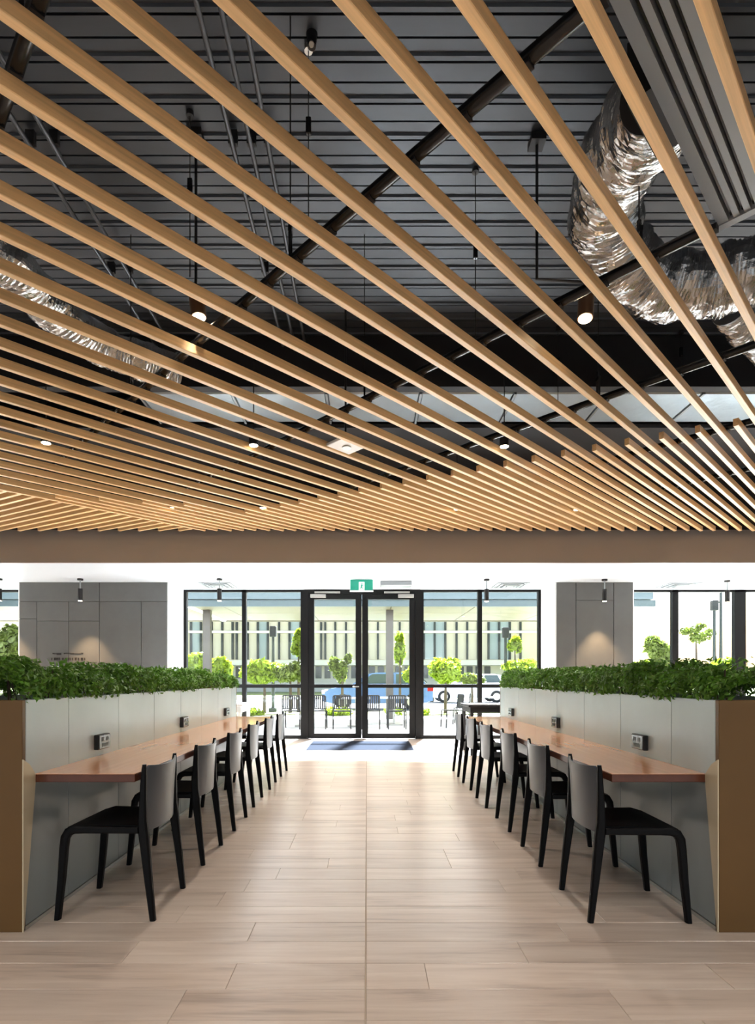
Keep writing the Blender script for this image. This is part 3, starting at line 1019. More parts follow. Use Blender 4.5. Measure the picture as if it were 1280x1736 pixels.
# exit sign
ED = 10.13
def EX(px): return wx(px, ED)
def EZ(py): return wz(py, ED)
t = thing('exit_sign', 'green exit sign with a white running figure above the doors', 'exit sign', (EX(613), ED, EZ(1003)))
MB().bbox(EX(594), EX(632), ED-0.02, ED+0.02, EZ(1001), EZ(983), 0.004).build('panel', 'exit_green', t)
MB().bbox(EX(593), EX(633), ED-0.025, ED+0.025, EZ(1003.2), EZ(1001), 0.004).build('bottom_trim', 'white_paint', t)
MB().box(EX(608.5), EX(618), ED-0.024, ED-0.0201, EZ(1001), EZ(987)).build('doorway_symbol', 'exit_white', t)
fg = MB()
fg.cyl((EX(613.6), ED-0.0245, EZ(989.5)), (EX(613.6), ED-0.027, EZ(989.5)), 0.012, n=10)
fg.beam((EX(613.3), ED-0.026, EZ(991)), (EX(612.8), ED-0.026, EZ(995)), 0.0015, 0.013)
fg.beam((EX(612.8), ED-0.026, EZ(995)), (EX(611), ED-0.026, EZ(998.3)), 0.0015, 0.008)
fg.beam((EX(612.8), ED-0.026, EZ(995)), (EX(614.6), ED-0.026, EZ(998.6)), 0.0015, 0.008)
fg.beam((EX(613.3), ED-0.026, EZ(991.6)), (EX(616), ED-0.026, EZ(993.4)), 0.0015, 0.006)
fg.build('running_figure', 'exit_green', t)
for px in (600, 626):
    MB().cyl((EX(px), ED, EZ(983)), (EX(px), ED, SOF_Z), 0.006, n=6).build('hanger', 'white_paint', t)

# door mat
t = thing('door_mat', 'grey blue entrance mat in front of the double doors', 'mat', (0, 10.1, 0))
ym0, ym1 = CAM_H*F_PX/(1272-HOR), CAM_H*F_PX/(1257-HOR)
MB().bbox(wx(518, ym0), wx(702, ym0), ym0, ym1, 0.0005, 0.010, 0.004).build('pile', 'mat_grey', t)
MB().m('black_paint').box(wx(518, ym0)-0.015, wx(702, ym0)+0.015, ym0-0.012, ym1+0.012, 0.0004, 0.005).build('border', None, t)

# =================================================================== PLANTERS, HEDGES, TABLES
PH = 1.115
PY0, PY1 = 2.69, 7.12
def planter(sgn, xi, side, lab):
    xo = xi + 0.62 * sgn
    t = thing('planter_partition', lab, 'planter', ((xi+xo)/2, (PY0+PY1)/2, 0))
    lo, hi = min(xi, xo), max(xi, xo)
    # core
    box('core', 'joint_dark', lo+0.02, hi-0.02, PY0+0.03, PY1-0.03, 0.0, PH-0.12, t)
    box('soil', 'soil', lo+0.03, hi-0.03, PY0+0.04, PY1-0.04, PH-0.12, PH-0.05, t)
    # bronze end faces
    for (ya, yb) in ((PY0, PY0+0.028), (PY1-0.028, PY1)):
        MB().bbox(lo, hi, ya, yb, 0, PH, 0.002).build('end_panel', 'bronze', t)
    # upper panels on the aisle side (each separate) and lower panels
    js = [PY0+0.028]
    y = 3.11
    while y < PY1 - 0.1:
        js.append(y); y += 0.625
    js.append(PY1-0.028)
    TB = 0.70
    for (a, b_) in zip(js[:-1], js[1:]):
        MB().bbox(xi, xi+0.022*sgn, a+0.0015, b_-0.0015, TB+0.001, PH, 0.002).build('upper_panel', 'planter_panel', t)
        MB().bbox(xi+0.001*sgn, xi+0.02*sgn, a+0.0015, b_-0.0015, 0.02, TB-0.001, 0.002).build('lower_panel', 'planter_panel_shaded', t)
        MB().bbox(xo-0.022*sgn, xo, a+0.0015, b_-0.0015, 0.02, PH, 0.002).build('outer_panel', 'planter_panel', t)
    # tapered end trim under the table end
    e = 0.004
    b = MB()
    xa_, xb_ = xi - 0.006*sgn, xi - 0.0005*sgn
    poly = [(PY0, 0.0), (PY0+0.006, 0.0), (PY0+0.10, 0.70), (PY0+0.10, 0.745), (PY0+0.05, 0.80), (PY0, 0.83)]
    b.prism(poly, 'x', xa_, xb_)
    b.build('end_trim', 'end_trim', t)
    box('plinth', 'steel', min(xi-0.004*sgn, xi+0.01*sgn), max(xi-0.004*sgn, xi+0.01*sgn), PY0+0.02, PY1, 0, 0.019, t)
    return t
XPL, XPR = -1.655, 1.69
planter(-1, XPL, 'left', 'white panelled planter partition with a bronze end, left of the aisle')
planter(1, XPR, 'right', 'white panelled planter partition with a bronze end, right of the aisle')

def leaf_cloud(centres, normals, size, rng, jitter=0.9):
    """rhombic folded leaves: arrays of vertices and faces"""
    n = len(centres)
    d = normals + rng.normal(0, jitter, (n, 3))
    d /= np.linalg.norm(d, axis=1, keepdims=True) + 1e-9
    a = np.cross(d, rng.normal(0, 1, (n, 3)))
    a /= np.linalg.norm(a, axis=1, keepdims=True) + 1e-9
    b = np.cross(d, a)
    s = size * rng.uniform(0.6, 1.25, (n, 1))
    tip = centres + a * s
    base = centres - a * s * 0.7
    fold = d * s * 0.18
    l = centres + b * s * 0.42 + fold
    r_ = centres - b * s * 0.42 + fold
    V = np.stack([base, l, tip, r_], axis=1).reshape(-1, 3)
    i = np.arange(n)[:, None] * 4
    Fc = np.concatenate([i + np.array([[0, 1, 2]]), i + np.array([[0, 2, 3]])], axis=0)
    return V, Fc
def np_mesh(name, V, Fc, mats_, parent=None, mi=None, kind=None):
    me = bpy.data.meshes.new(name)
    off = WORLD_LOC[parent.name] if parent is not None else np.zeros(3)
    V = V - off
    me.vertices.add(len(V)); me.vertices.foreach_set('co', V.astype(np.float32).ravel())
    me.loops.add(Fc.size); me.loops.foreach_set('vertex_index', Fc.astype(np.int32).ravel())
    me.polygons.add(len(Fc)); me.polygons.foreach_set('loop_start', (np.arange(len(Fc)) * Fc.shape[1]).astype(np.int32))
    for q in mats_: me.materials.append(MATS[q])
    if mi is not None: me.polygons.foreach_set('material_index', mi.astype(np.int32))
    me.update(calc_edges=True); me.validate()
    o = bpy.data.objects.new(name, me)
    C.objects.link(o)
    if parent is not None: o.parent = parent
    WORLD_LOC[o.name] = off
    if kind: o['kind'] = kind
    return o

def hedge(xi, sgn, lab, seed):
    rng = np.random.default_rng(seed)
    xo = xi + 0.62*sgn
    t = thing('hedge', lab, 'hedge', ((xi+xo)/2, (PY0+PY1)/2, PH-0.05))
    n = 30000
    yy = rng.uniform(PY0+0.0, PY1-0.02, n)
    u = rng.uniform(0, 1, n)
    # profile: rounded bump, height varies along the row
    hv = 0.172 + 0.028*np.sin(yy*4.1+seed) + 0.022*np.sin(yy*9.7+2*seed) + 0.02*np.sin(yy*17+seed*3)
    th = u * np.pi
    rad = rng.uniform(0.80, 1.06, n) ** 1.0
    ww = 0.325 + 0.02*np.sin(yy*7+seed) + 0.012*np.sin(yy*23)
    cx = (xi + xo) / 2
    px_ = cx + np.sign(np.cos(th)) * np.abs(np.cos(th))**0.55 * ww * rad
    pz_ = PH - 0.015 + np.sin(th)**0.55 * hv * rad
    cen = np.stack([px_, yy, pz_], axis=1)
    nor = np.stack([np.cos(th), np.zeros(n), np.sin(th)+0.35], axis=1)
    V, Fc = leaf_cloud(cen, nor, 0.021, rng)
    # tufts reaching higher
    m = 700
    ty = rng.uniform(PY0, PY1, m); tx = cx + rng.uniform(-0.26, 0.26, m)
    tz = PH + 0.14 + rng.uniform(0.0, 0.07, m)
    V2, F2 = leaf_cloud(np.stack([tx, ty, tz], 1), np.stack([rng.normal(0,.3,m), rng.normal(0,.3,m), np.ones(m)*0.3], 1), 0.024, rng)
    V = np.concatenate([V, V2]); F2 = F2 + 4*n
    Fc = np.concatenate([Fc, F2])
    np_mesh('foliage', V, Fc, ['leaf_dark'], t, kind='stuff')
    b = MB()
    for k in range(60):
        y_ = PY0 + 0.1 + (PY1-PY0-0.2)*k/59
        x_ = cx + random.uniform(-0.2, 0.2)
        b.cyl((x_, y_, PH-0.06), (x_+random.uniform(-.05,.05), y_+random.uniform(-.05,.05), PH+0.15), 0.006, 0.004, n=5)
    b.build('stems', 'bark', t, kind='stuff')
hedge(XPL, -1, 'dense clipped green hedge growing in the left planter', 3)
hedge(XPR, 1, 'dense clipped green hedge growing in the right planter', 11)

def counter(xi, sgn, lab):
    ya, yb = PY0+0.10, 6.98
    xf = xi - (0.50 if sgn < 0 else 0.47)*sgn
    t = thing('counter_table', lab, 'table', ((xi+xf)/2, (ya+yb)/2, 0.70))
    lo, hi = min(xi - 0.001*sgn, xf), max(xi - 0.001*sgn, xf)
    MB().bbox(lo, hi, ya, yb, 0.7415, 0.745, 0.001).build('table_top', 'table_wood', t)
    MB().bbox(lo, hi, ya, yb, 0.703, 0.7415, 0.002).build('edge_band', 'table_edge', t)
counter(XPL, -1, 'glossy orange timber counter fixed along the left planter')
counter(XPR, 1, 'glossy orange timber counter fixed along the right planter')

ORD = ('nearest the camera', 'in the middle', 'farthest from the camera')
for (xi, sgn, ys, side) in ((XPL, -1, (3.47, 5.03, 6.55), 'left'), (XPR, 1, (3.44, 4.97, 6.50), 'right')):
    for y_, od in zip(ys, ORD):
        t = thing('power_outlet', f'small dark power outlet on the {side} planter wall, {od}', 'outlet', (xi, y_, 0.78), group='power outlets above the counters')
        x1 = xi - 0.030*sgn
        MB().bbox(xi-0.0005*sgn, x1, y_-0.075, y_+0.075, 0.785, 0.875, 0.003).build('box', 'outlet_dark', t)
        MB().bbox(x1, x1-0.004*sgn, y_-0.070, y_+0.070, 0.790, 0.870, 0.001).build('face_plate', 'outlet_face', t)
        for (a0, a1, z0, z1) in ((-0.045, -0.012, 0.835, 0.858), (0.012, 0.045, 0.835, 0.858), (-0.04, 0.04, 0.800, 0.822)):
            MB().box(x1-0.004*sgn, x1-0.0055*sgn, y_+a0, y_+a1, z0, z1).build('socket', 'outlet_dark', t)

# =================================================================== DINING CHAIRS
def make_chair():
    t = thing('dining_chair', 'x', 'chair', (0, 0, 0), group='black dining chairs along the counters')
    for s_ in (-1, 1):
        # rear leg continuing up as back post
        yb, yt = s_*0.218, s_*0.212
        MB().loft_rect([(-0.244, yb, 0.0, 0.014, 0.015), (-0.222, yb, 0.20, 0.019, 0.016), (-0.196, yt, 0.43, 0.025, 0.017),
                        (-0.190, yt, 0.50, 0.022, 0.017), (-0.192, yt, 0.62, 0.017, 0.014), (-0.197, yt, 0.76, 0.012, 0.011), (-0.198, yt, 0.785, 0.009, 0.009)], 0.5).build('leg', 'chair_black', t, smooth=True)
        # front leg with curved shoulder: swept from seat rail down to the floor
        rings = []
        path = [(-0.17, 0.454, 1, 0), (0.10, 0.456, 1, 0), (0.150, 0.456, 1, 0), (0.185, 0.445, .75, .66), (0.203, 0.415, .3, .95), (0.210, 0.36, 0, 1), (0.222, 0.20, 0, 1), (0.243, 0.0, 0, 1)]
        wdt = [0.016, 0.018, 0.020, 0.022, 0.021, 0.020, 0.018, 0.014]
        for (px_, pz_, tx, tz), hw in zip(path, wdt):
            ln = math.hypot(tx, tz); tx /= ln; tz /= ln
            nx_, nz_ = tz, tx          # outward normal
            hy = 0.016
            if tz == 1: nx_, nz_ = 1, 0
            yy = s_*0.214
            rings.append([(px_ + nx_*hw, yy - hy*0.6, pz_ + nz_*hw), (px_ + nx_*hw, yy + hy*0.6, pz_ + nz_*hw), (px_ + nx_*hw*.6, yy + hy, pz_ + nz_*hw*.6),
                          (px_ - nx_*hw*.6, yy + hy, pz_ - nz_*hw*.6), (px_ - nx_*hw, yy + hy*0.6, pz_ - nz_*hw), (px_ - nx_*hw, yy - hy*0.6, pz_ - nz_*hw),
                          (px_ - nx_*hw*.6, yy - hy, pz_ - nz_*hw*.6), (px_ + nx_*hw*.6, yy - hy, pz_ + nz_*hw*.6)])
        MB().ring_loft(rings).build('leg', 'chair_black', t, smooth=True)
    # seat: slightly dished slab
    nx, ny = 10, 8
    top, bot = [], []
    for i in range(nx + 1):
        for j in range(ny + 1):
            u, v = i/nx, j/ny
            x_ = -0.19 + 0.39*u; y_ = -0.20 + 0.40*v
            dish = -0.010*math.sin(math.pi*v)*math.sin(math.pi*min(1, u*1.1)) - 0.02*max(0, u-0.85)/0.15*(0.5)
            top.append((x_, y_, 0.474 + dish)); bot.append((x_, y_, 0.446 + dish*0.5))
    fs = []
    N = (nx+1)*(ny+1)
    g = lambda i, j: i*(ny+1) + j
    for i in range(nx):
        for j in range(ny):
            fs.append((g(i,j), g(i+1,j), g(i+1,j+1), g(i,j+1)))
            fs.append((N+g(i,j), N+g(i,j+1), N+g(i+1,j+1), N+g(i+1,j)))
    for i in range(nx):
        fs.append((g(i,0), N+g(i,0), N+g(i+1,0), g(i+1,0))); fs.append((g(i,ny), g(i+1,ny), N+g(i+1,ny), N+g(i,ny)))
    for j in range(ny):
        fs.append((g(0,j), g(0,j+1), N+g(0,j+1), N+g(0,j))); fs.append((g(nx,j), N+g(nx,j), N+g(nx,j+1), g(nx,j+1)))
    MB().add(top + bot, fs).build('seat', 'chair_black', t, smooth=True)
    # backrest: curved shell between the posts
    nu, nv = 14, 10
    outer, inner = [], []
    for i in range(nu + 1):
        for j in range(nv + 1):
            u, v = i/nu*2 - 1, j/nv
            y_ = 0.216*u
            edge = abs(u)
            ztop = 0.782 - 0.016*(1-u*u) - (0.030*max(0, (edge-0.86)/0.14)**2)
            z_ = 0.440 + (ztop - 0.440)*v
            bulge = 0.048*(1-u*u)*(0.75+0.25*v)
            x_ = -0.186 - bulge - 0.012*v*v
            outer.append((x_ - 0.006, y_, z_)); inner.append((x_ + 0.006, y_, z_))
    fs = []
    N = (nu+1)*(nv+1)
    g = lambda i, j: i*(nv+1) + j
    for i in range(nu):
        for j in range(nv):
            fs.append((g(i,j), g(i+1,j), g(i+1,j+1), g(i,j+1)))
            fs.append((N+g(i,j), N+g(i,j+1), N+g(i+1,j+1), N+g(i+1,j)))
    for i in range(nu):
        for jj in (0, nv):
            fs.append((g(i,jj), g(i+1,jj), N+g(i+1,jj), N+g(i,jj)))
    for j in range(nv):
        for ii in (0, nu):
            fs.append((g(ii,j), g(ii,j+1), N+g(ii,j+1), N+g(ii,j)))
    MB().add(outer + inner, fs).build('backrest', 'chair_back_sheen', t, smooth=True)
    return t
proto = make_chair()
NTH = ('nearest the camera', 'second from the camera', 'third from the camera', 'fourth from the camera', 'fifth from the camera', 'sixth and farthest from the camera')
first = True
for side, xc, rz in (('left', -1.312, math.pi), ('right', 1.372, 0.0)):
    for k in range(6):
        o = proto if first else copy_tree(proto)
        first = False
        o.location = (xc + (0.006*((k*7) % 3 - 1)), (3.05 if side == 'left' else 3.02) + 0.826*k + 0.004*((k*5) % 3 - 1), 0)
        o.rotation_euler = (0, 0, rz + math.radians(((k*11) % 5 - 2)*0.5))
        o['label'] = f'black dining chair tucked under the {side} counter, {NTH[k]}'

# =================================================================== TABLES NEAR THE GLAZING
def side_table(xc, yc, w_, d_, h, matn, lab):
    t = thing('dining_table', lab, 'table', (xc, yc, 0))
    MB().bbox(xc-w_/2, xc+w_/2, yc-d_/2, yc+d_/2, h-0.035, h, 0.004).build('table_top', matn, t)
    MB().bbox(xc-w_/2+0.03, xc+w_/2-0.03, yc-d_/2+0.03, yc+d_/2-0.03, h-0.13, h-0.035, 0.003).build('apron', matn, t)
    for sx in (-1, 1):
        for sy in (-1, 1):
            MB().loft_rect([(xc+sx*(w_/2-0.06), yc+sy*(d_/2-0.06), 0, 0.02, 0.02), (xc+sx*(w_/2-0.06), yc+sy*(d_/2-0.06), h-0.10, 0.025, 0.025)]).build('leg', matn, t)
side_table(2.45, 9.2, 1.7, 0.8, 0.80, 'black_paint', 'black table by the glazing beyond the right chair row')
side_table(-2.75, 9.4, 1.5, 0.8, 0.80, 'table_white', 'white table by the glazing beyond the left chair row')

# =================================================================== OUTDOORS
tag(box('paving', 'paving', -40, 40, FAC+0.05, 19.0, -0.15, -0.02), 'sunlit pale paved terrace outside the entrance', 'paving', kind='structure')
tag(box('road', 'road', -60, 60, 21.5, 34.0, -0.15, -0.06), 'pale asphalt road beyond the terrace', 'road', kind='structure')
tag(box('verge', 'grass', -60, 60, 19.0, 21.5, -0.15, -0.03), 'grassy planted verge between terrace and road', 'verge', kind='structure')
tag(box('lawn', 'grass', -90, 90, 34.0, 120, -0.15, -0.03), 'grass ground around the far building', 'lawn', kind='structure')

# covered walkway
CW0, CW1, CWZ = 16.1, 20.3, 3.31
cw = thing('covered_walkway', 'teal edged covered walkway roof on brown columns', 'canopy', (0, 18, 0))
XW0, XW1 = -14.0, wx(1098, CW0)
for k in range(9):
    a = XW0 + (XW1-XW0)*k/9; b_ = XW0 + (XW1-XW0)*(k+1)/9
    box('soffit_panel', 'canopy_soffit', a+0.01, b_-0.01, CW0+0.1, 18.0-0.01, CWZ, CWZ+0.04, cw)
    box('soffit_panel', 'canopy_soffit', a+0.01, b_-0.01, 18.0+0.01, CW1, CWZ, CWZ+0.04, cw)
box('roof_deck', 'canopy_teal_dark', XW0, XW1, CW0+0.1, CW1, CWZ+0.045, CWZ+0.30, cw)
box('fascia', 'canopy_teal_dark', XW0, wx(1112, CW0), CW0, CW0+0.1, CWZ-0.02, wz(1017, CW0), cw)
box('gutter', 'canopy_teal', XW0, wx(1104, CW0), CW0-0.12, CW0+0.1, wz(1016.5, CW0), wz(1000, CW0), cw)
box('fascia', 'canopy_soffit', XW0, XW1, CW1, CW1+0.1, CWZ-0.03, CWZ+0.3, cw)
box('strip_light', 'strip_light', -5.22, -5.08, CW0+0.2, CW1-0.1, CWZ-0.03, CWZ-0.001, cw)
for px in (351.5, 660.5):
    d = 17.2
    x = wx(px, d)
    box('column', 'column_brown', x-0.11, x+0.11, d-0.11, d+0.11, -0.02, CWZ, cw)
for x in (-11.5, 6.9):
    box('column', 'column_brown', x-0.11, x+0.11, 17.1, 17.32, -0.02, CWZ, cw)

# far building
BD = 50.0
def BX(px): return wx(px, BD)
def BZ(py): return wz(py, BD)
bl = thing('office_building', 'cream office building with tall narrow windows across the road', 'building', (BX(610), BD, 0))
bx0, bx1 = BX(60), BX(985)
box('upper_wall', 'facade_cream', bx0, bx1, BD, BD+10, BZ(1128), BZ(1000), bl)
box('ground_wall', 'facade_white', bx0+1, bx1-1, BD+1.5, BD+10, -0.1, BZ(1128), bl)
box('base_band', 'facade_white', bx0-0.1, bx1+0.1, BD-0.18, BD+1.5, BZ(1128), BZ(1119), bl)
fins = [306, 324, 341, 359, 377, 394.5, 401.5, 420, 437, 454, 473, 490.5, 509, 526, 544, 551, 568, 586, 604, 622, 640, 658, 677, 695, 718, 736, 754, 773, 791, 809, 827, 845, 863, 881, 899.5]
blue = {324, 437, 490.5, 718, 736, 827, 845}
for a, b_ in zip(fins[:-1], fins[1:]):
    w_ = thing('window', None, None, (BX(a)-BX(610), 0, BZ(1118)))
    w_.parent = bl
    WORLD_LOC[w_.name] = np.array((BX(a), BD, BZ(1118)))
    pm = 'facade_glass' if a in blue else 'facade_pane_cream'
    box('pane', pm, BX(a)+0.12, BX(b_)-0.02, BD-0.06, BD+0.05, BZ(1118), BZ(1074), w_)
    box('pane', pm, BX(a)+0.12, BX(b_)-0.02, BD-0.06, BD+0.05, BZ(1069), BZ(1040), w_)
    box('fin', 'facade_dark', BX(a)-0.05, BX(a)+0.11, BD-0.28, BD+0.05, BZ(1118), BZ(1074), w_)
    box('fin', 'facade_dark', BX(a)-0.05, BX(a)+0.11, BD-0.28, BD+0.05, BZ(1069), BZ(1040), w_)
box('spandrel', 'facade_white', bx0, bx1, BD-0.2, BD+0.1, BZ(1073.6), BZ(1069.4), bl)
for k in range(40):
    a = 300 + k*15.5
    if 600 < a < 612 or a > 830: continue
    box('ground_window', 'ground_glass', BX(a), BX(a+10.5), BD+1.42, BD+1.6, BZ(1150), BZ(1129), bl)

# trees and shrubs
def foliage(name, lab, cat, x, y, zc, rx, rz, n, size, material, seed, trunk=True, zbase=0.0, lobes=9, group=None, ry=None, sparse=0.0):
    rng = np.random.default_rng(seed)
    ry = rx if ry is None else ry
    t = thing(name, lab, cat, (x, y, zbase), group=group)
    cen = []
    lob = rng.normal(0, 1, (lobes, 3)); lob /= np.linalg.norm(lob, axis=1, keepdims=True)
    lob *= rng.uniform(0.35, 0.75, (lobes, 1))
    lr = rng.uniform(0.45, 0.72, lobes) * (1 - sparse)
    n = int(n * 1.7)
    which = rng.integers(0, lobes, n)
    d = rng.normal(0, 1, (n, 3)); d /= np.linalg.norm(d, axis=1, keepdims=True)
    rr_ = rng.uniform(0.55, 1.0, (n, 1))
    p = lob[which] + d * lr[which][:, None] * rr_
    cen = np.stack([x + p[:,0]*rx, y + p[:,1]*ry, zc + p[:,2]*rz], 1)
    cen[:,2] = np.maximum(cen[:,2], zbase + 0.03)
    V, Fc = leaf_cloud(cen, d, size, rng, 0.6)
    np_mesh('foliage', V, Fc, [material], t, kind='stuff')
    if trunk:
        b = MB()
        b.tube([(x, y, zbase-0.05), (x+0.02*rx, y, zbase + (zc-zbase)*0.5), (x, y, zc)], [0.05+0.03*rx, 0.04+0.02*rx, 0.02], n=8)
        b.build('trunk', 'bark', t, smooth=True)
        b = MB()
        for k in range(min(6, lobes)):
            b.cyl((x, y, zc - rz*0.4), (x + lob[k][0]*rx*.9, y + lob[k][1]*ry*.9, zc + lob[k][2]*rz*.8), 0.025, 0.008, n=5)
        b.build('branches', 'bark', t)
    return t
def bush_px(px, py_c, wpx, hpx, d, n, material, lab, seed, name='shrub', cat='shrub', trunk=True, sparse=0.0, size=0.115):
    s_ = d / F_PX
    foliage(name, lab, cat, wx(px, d), d, wz(py_c, d), wpx*s_/2, hpx*s_/2, n, size, material, seed, trunk, -0.03, sparse=sparse)
bush_px(755, 1138, 56, 52, 20.3, 2600, 'leaf_light', 'round lime green tree right of the entrance doors', 21, 'young_tree', 'tree')
bush_px(448, 1142, 64, 40, 20.2, 2200, 'leaf_light', 'lime green shrub left of the entrance doors', 22)
bush_px(492, 1140, 60, 34, 20.4, 1600, 'leaf_mid', 'olive shrub beside the left door jamb', 23)
bush_px(336, 1128, 46, 42, 20.2, 1600, 'leaf_light', 'lime shrub behind the left brown column', 24)
bush_px(372, 1132, 40, 40, 20.6, 1400, 'leaf_light', 'lime shrub right of the left brown column', 25)
bush_px(506, 1092, 28, 60, 20.8, 650, 'leaf_light', 'slender lime tree seen left of the doors', 26, 'young_tree', 'tree', sparse=0.3)
bush_px(580, 1128, 40, 60, 20.9, 700, 'leaf_mid', 'thin pale tree seen through the left door', 27, 'young_tree', 'tree', sparse=0.35)
bush_px(678, 1105, 20, 70, 20.8, 420, 'leaf_light', 'thin lime tree beside the brown column seen through the right door', 28, 'young_tree', 'tree', sparse=0.3)
bush_px(697, 1142, 26, 30, 20.4, 800, 'leaf_light', 'lime bush at the right door jamb', 29)
bush_px(873, 1094, 26, 34, 20.6, 520, 'leaf_light', 'slender lime tree by the lamp pole right of the doors', 30, 'young_tree', 'tree', sparse=0.25)
bush_px(885, 1132, 60, 26, 20.6, 1200, 'leaf_light', 'lime shrub behind the right hedge', 31)
bush_px(800, 1152, 40, 18, 20.5, 700, 'leaf_mid', 'low olive shrub right of the round lime tree', 32)
bush_px(1110, 1112, 50, 60, 18.5, 1600, 'leaf_mid', 'olive tree right of the right grey wall', 33, 'young_tree', 'tree', sparse=0.15)
bush_px(1092, 1136, 50, 30, 17.0, 1300, 'leaf_light', 'light green shrub outside the right corner glazing', 34)
bush_px(1180, 1075, 70, 46, 24.0, 420, 'leaf_mid', 'sparse tree outside the right corner glazing', 35, 'young_tree', 'tree', sparse=0.5)
bush_px(1240, 1132, 60, 34, 20.0, 1300, 'leaf_light', 'bright lime shrub at the right edge', 36)
bush_px(1170, 1136, 54, 30, 17.5, 1200, 'leaf_mid', 'olive shrub between the right mullions', 37)
bush_px(8, 1100, 66, 96, 16.0, 2200, 'leaf_mid', 'leafy green tree outside the far left window', 38, 'young_tree', 'tree', sparse=0.15)
for (px, hp, lab, sd_) in ((430, 20, 'low verge plant behind the leftmost patio chair', 41), (566, 22, 'low verge plant between the patio chairs', 42), (585, 18, 'low verge plant right of the middle patio chair', 43), (666, 20, 'low verge plant behind the right patio chair', 44), (712, 16, 'low verge plant right of the doors', 45)):
    bush_px(px, 1207, 34, hp, 18.7, 420, 'leaf_light', lab, sd_, 'ground_plant', 'plant', trunk=False, size=0.06)

# lamp poles
def lamp_pole(px, py_top, d, lab, double=False):
    x = wx(px, d); zt = wz(py_top, d)
    t = thing('lamp_pole', lab, 'lamp post', (x, d, -0.03))
    MB().cyl((x, d, -0.03), (x, d, zt), 0.07, 0.05, n=10).build('pole', 'lamp_grey', t, smooth=True)
    MB().bbox(x-0.12, x+0.12, d-0.10, d+0.10, zt-0.35, zt+0.05, 0.02).build('lamp_head', 'facade_dark', t)
    MB().bbox(x-0.15, x+0.15, d-0.15, d+0.15, -0.03, 0.12, 0.02).build('base', 'lamp_grey', t)
    if double:
        x2 = wx(px + 11, d)
        MB().cyl((x2, d, -0.03), (x2, d, wz(1005, d)), 0.07, 0.05, n=10).build('pole', 'lamp_grey', t, smooth=True)
        MB().beam((x, d, zt-0.02), (x2, d, zt-0.02), 0.03, 0.03).build('cross_bar', 'lamp_grey', t)
lamp_pole(463, 1064, 21.0, 'grey lamp post left of the doors')
lamp_pole(857, 1066, 21.0, 'grey lamp post right of the doors')
lamp_pole(1211, 1020, 22.0, 'pair of grey poles joined by a bar outside the right corner glazing', True)

# patio chairs
def make_patio_chair():
    t = thing('patio_chair', 'x', 'chair', (0, 0, 0), group='patio chairs outside the doors')
    W = 0.215
    for sx in (-1, 1):
        MB().tube([(sx*W, -0.23, 0.0), (sx*W, -0.20, 0.43), (sx*W, -0.24, 0.80)], [0.014, 0.016, 0.014], n=8).build('leg', 'outdoor_chair', t, smooth=True)
        MB().tube([(sx*W, 0.22, 0.0), (sx*W, 0.20, 0.43)], [0.013, 0.016], n=8).build('leg', 'outdoor_chair', t, smooth=True)
    MB().tube([(-W, -0.24, 0.80), (-W+0.03, -0.243, 0.825), (W-0.03, -0.243, 0.825), (W, -0.24, 0.80)], 0.015, n=8).build('back_rail', 'outdoor_chair', t, smooth=True)
    MB().tube([(-W, -0.215, 0.50), (W, -0.215, 0.50)], 0.014, n=8).build('back_rail', 'outdoor_chair', t, smooth=True)
    for k in range(9):
        x = -0.18 + 0.36*k/8
        MB().beam((x, -0.217, 0.50), (x, -0.243, 0.825), 0.017, 0.004).build('back_slat', 'outdoor_chair', t)
    for k in range(6):
        y_ = -0.18 + 0.36*k/5
        MB().bbox(-W, W, y_-0.028, y_+0.028, 0.425, 0.445, 0.004).build('seat_slat', 'outdoor_chair', t)
    return t
pc = make_patio_chair()
PCD = 13.6
spots = [(494, 0, 'leftmost dark patio chair seen through the glazing left of the doors'), (537, 0, 'dark patio chair partly behind the left door stile'),
         (579, 0, 'dark patio chair centred in the left door pane'), (629, 0, 'dark patio chair beside the centre door stile in the right pane'), (673, 0, 'dark patio chair at the right side of the right door pane')]
for i, (px, rz, lab) in enumerate(spots):
    o = pc if i == 0 else copy_tree(pc)
    o.location = (wx(px, PCD), PCD+0.23, -0.02)
    o.rotation_euler = (0, 0, math.radians((i*7 % 5 - 2)*1.5))
    o['label'] = lab
for (px, rz, lab, d) in ((766, 100, 'dark patio chair seen sideways right of the doors', 14.2), (783, 75, 'second dark sideways patio chair right of the doors', 15.3)):
    o = copy_tree(pc)
    o.location = (wx(px, d), d, -0.02)
    o.rotation_euler = (0, 0, math.radians(rz))
    o['label'] = lab
def patio_table(px, d, lab):
    x = wx(px, d)
    t = thing('patio_table', lab, 'table', (x, d, -0.02), group='patio tables outside')
    MB().bbox(x-0.38, x+0.38, d-0.38, d+0.38, 0.69, 0.725, 0.006).build('table_top', 'table_white', t)
    MB().cyl((x, d, 0.02), (x, d, 0.69), 0.03, n=10).build('stem', 'steel', t, smooth=True)
    MB().bbox(x-0.22, x+0.22, d-0.22, d+0.22, -0.02, 0.02, 0.006).build('base', 'steel', t)
patio_table(516, 14.55, 'white patio table behind the leftmost two patio chairs')
patio_table(604, 14.55, 'white patio table behind the middle patio chairs')
patio_table(668, 14.9, 'white patio table behind the two right patio chairs')
patio_table(850, 15.2, 'white patio table beside the sideways patio chairs')

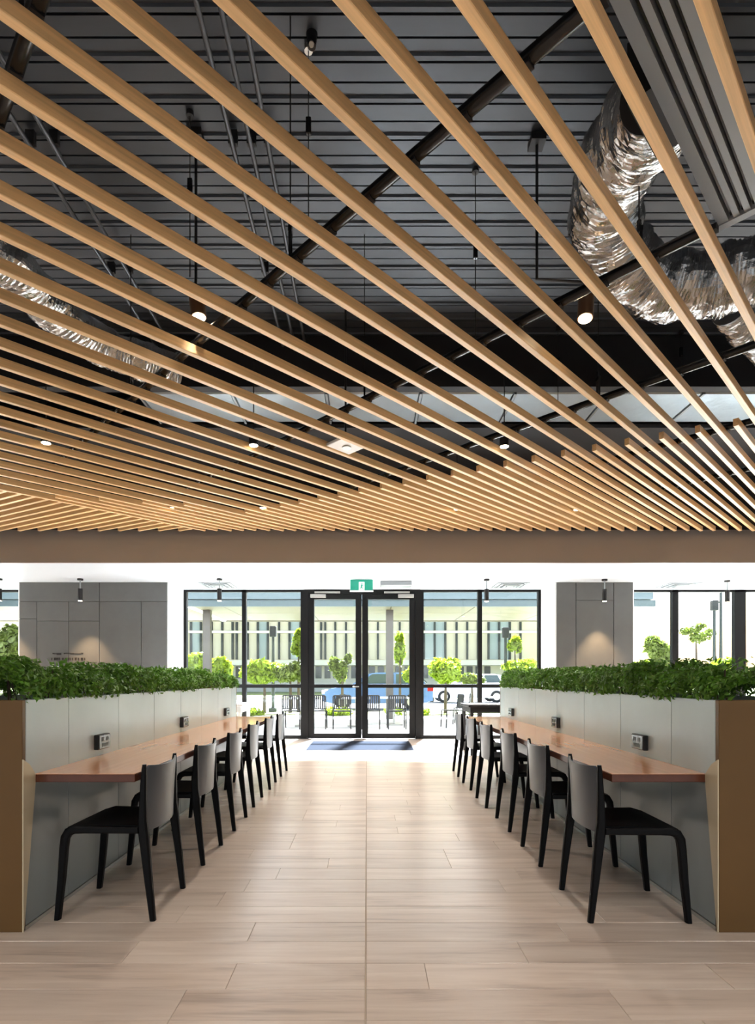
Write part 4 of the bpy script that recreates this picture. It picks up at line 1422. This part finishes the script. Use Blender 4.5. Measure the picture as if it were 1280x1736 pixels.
# cars
def car(name, lab, xr, yc, L, H, body, facing=-1):
    """car seen side-on; rear bumper at x = xr, nose towards facing"""
    t = thing(name, lab, 'car', (xr + facing*L/2, yc, -0.05))
    W = 0.88
    f = facing
    def px_(u): return xr + f*L*u
    low = [(px_(0.00), 0.32), (px_(0.0), 0.78), (px_(0.02), 0.95), (px_(0.12), 1.0), (px_(0.30), 0.99), (px_(0.72), 0.93), (px_(0.92), 0.80), (px_(0.99), 0.62), (px_(1.0), 0.30), (px_(0.9), 0.20), (px_(0.1), 0.20)]
    MB().prism(low, 'y', yc-W, yc+W).build('body', body, t)
    cab = [(px_(0.06), 0.99), (px_(0.14), H-0.06), (px_(0.22), H), (px_(0.50), H), (px_(0.58), H-0.06), (px_(0.74), 0.94)]
    MB().prism(cab, 'y', yc-W*0.88, yc+W*0.88).build('cabin', body, t)
    for (a0, a1, b0, b1) in ((0.13, 0.175, 0.33, 0.33), (0.35, 0.35, 0.545, 0.66)):
        for s_ in (-1, 1):
            yy = yc + s_*W*0.885
            MB().prism([(px_(a0), 1.02), (px_(a1), H-0.07), (px_(b0), H-0.07), (px_(b1), 1.0)], 'y', yy-0.006, yy+0.006).build('side_window', 'car_glass', t)
    MB().prism([(px_(0.055), 1.04), (px_(0.128), H-0.09), (px_(0.118), H-0.09), (px_(0.045), 1.04)], 'y', yc-W*0.8, yc+W*0.8).build('rear_window', 'car_glass', t)
    for u in (0.19, 0.81):
        for s_ in (-1, 1):
            yy = yc + s_*(W-0.10)
            w_ = MB().cyl((px_(u), yy-0.11, 0.27), (px_(u), yy+0.11, 0.27), 0.32, n=22).build('wheel', 'tyre', t, smooth=True)
            MB().cyl((px_(u), yy-0.115, 0.27), (px_(u), yy+0.115, 0.27), 0.19, n=16).build('hub', 'steel', t, smooth=True)
    for s_ in (-1, 1):
        yy = yc + s_*(W-0.12)
        MB().bbox(px_(-0.004), px_(0.05), yy-0.13, yy+0.13, 0.70, 0.92, 0.01).build('tail_light', 'tail_red', t)
        MB().bbox(px_(0.97), px_(0.996), yy-0.14, yy+0.14, 0.60, 0.74, 0.01).build('head_light', 'exit_white', t)
    MB().bbox(px_(-0.012), px_(0.03), yc-W*0.98, yc+W*0.98, 0.26, 0.46, 0.03).build('bumper', 'tyre', t)
car('car', 'pale blue car with a red tail light parked outside the doors', wx(734, 22.6), 22.6+0.88, 4.5, 1.46, 'car_blue')
car('car', 'white car parked far right of the doors', wx(862, 30), 30.0, 4.4, 1.45, 'car_white')

print('planks', n_pl, 'objects', len(bpy.data.objects))
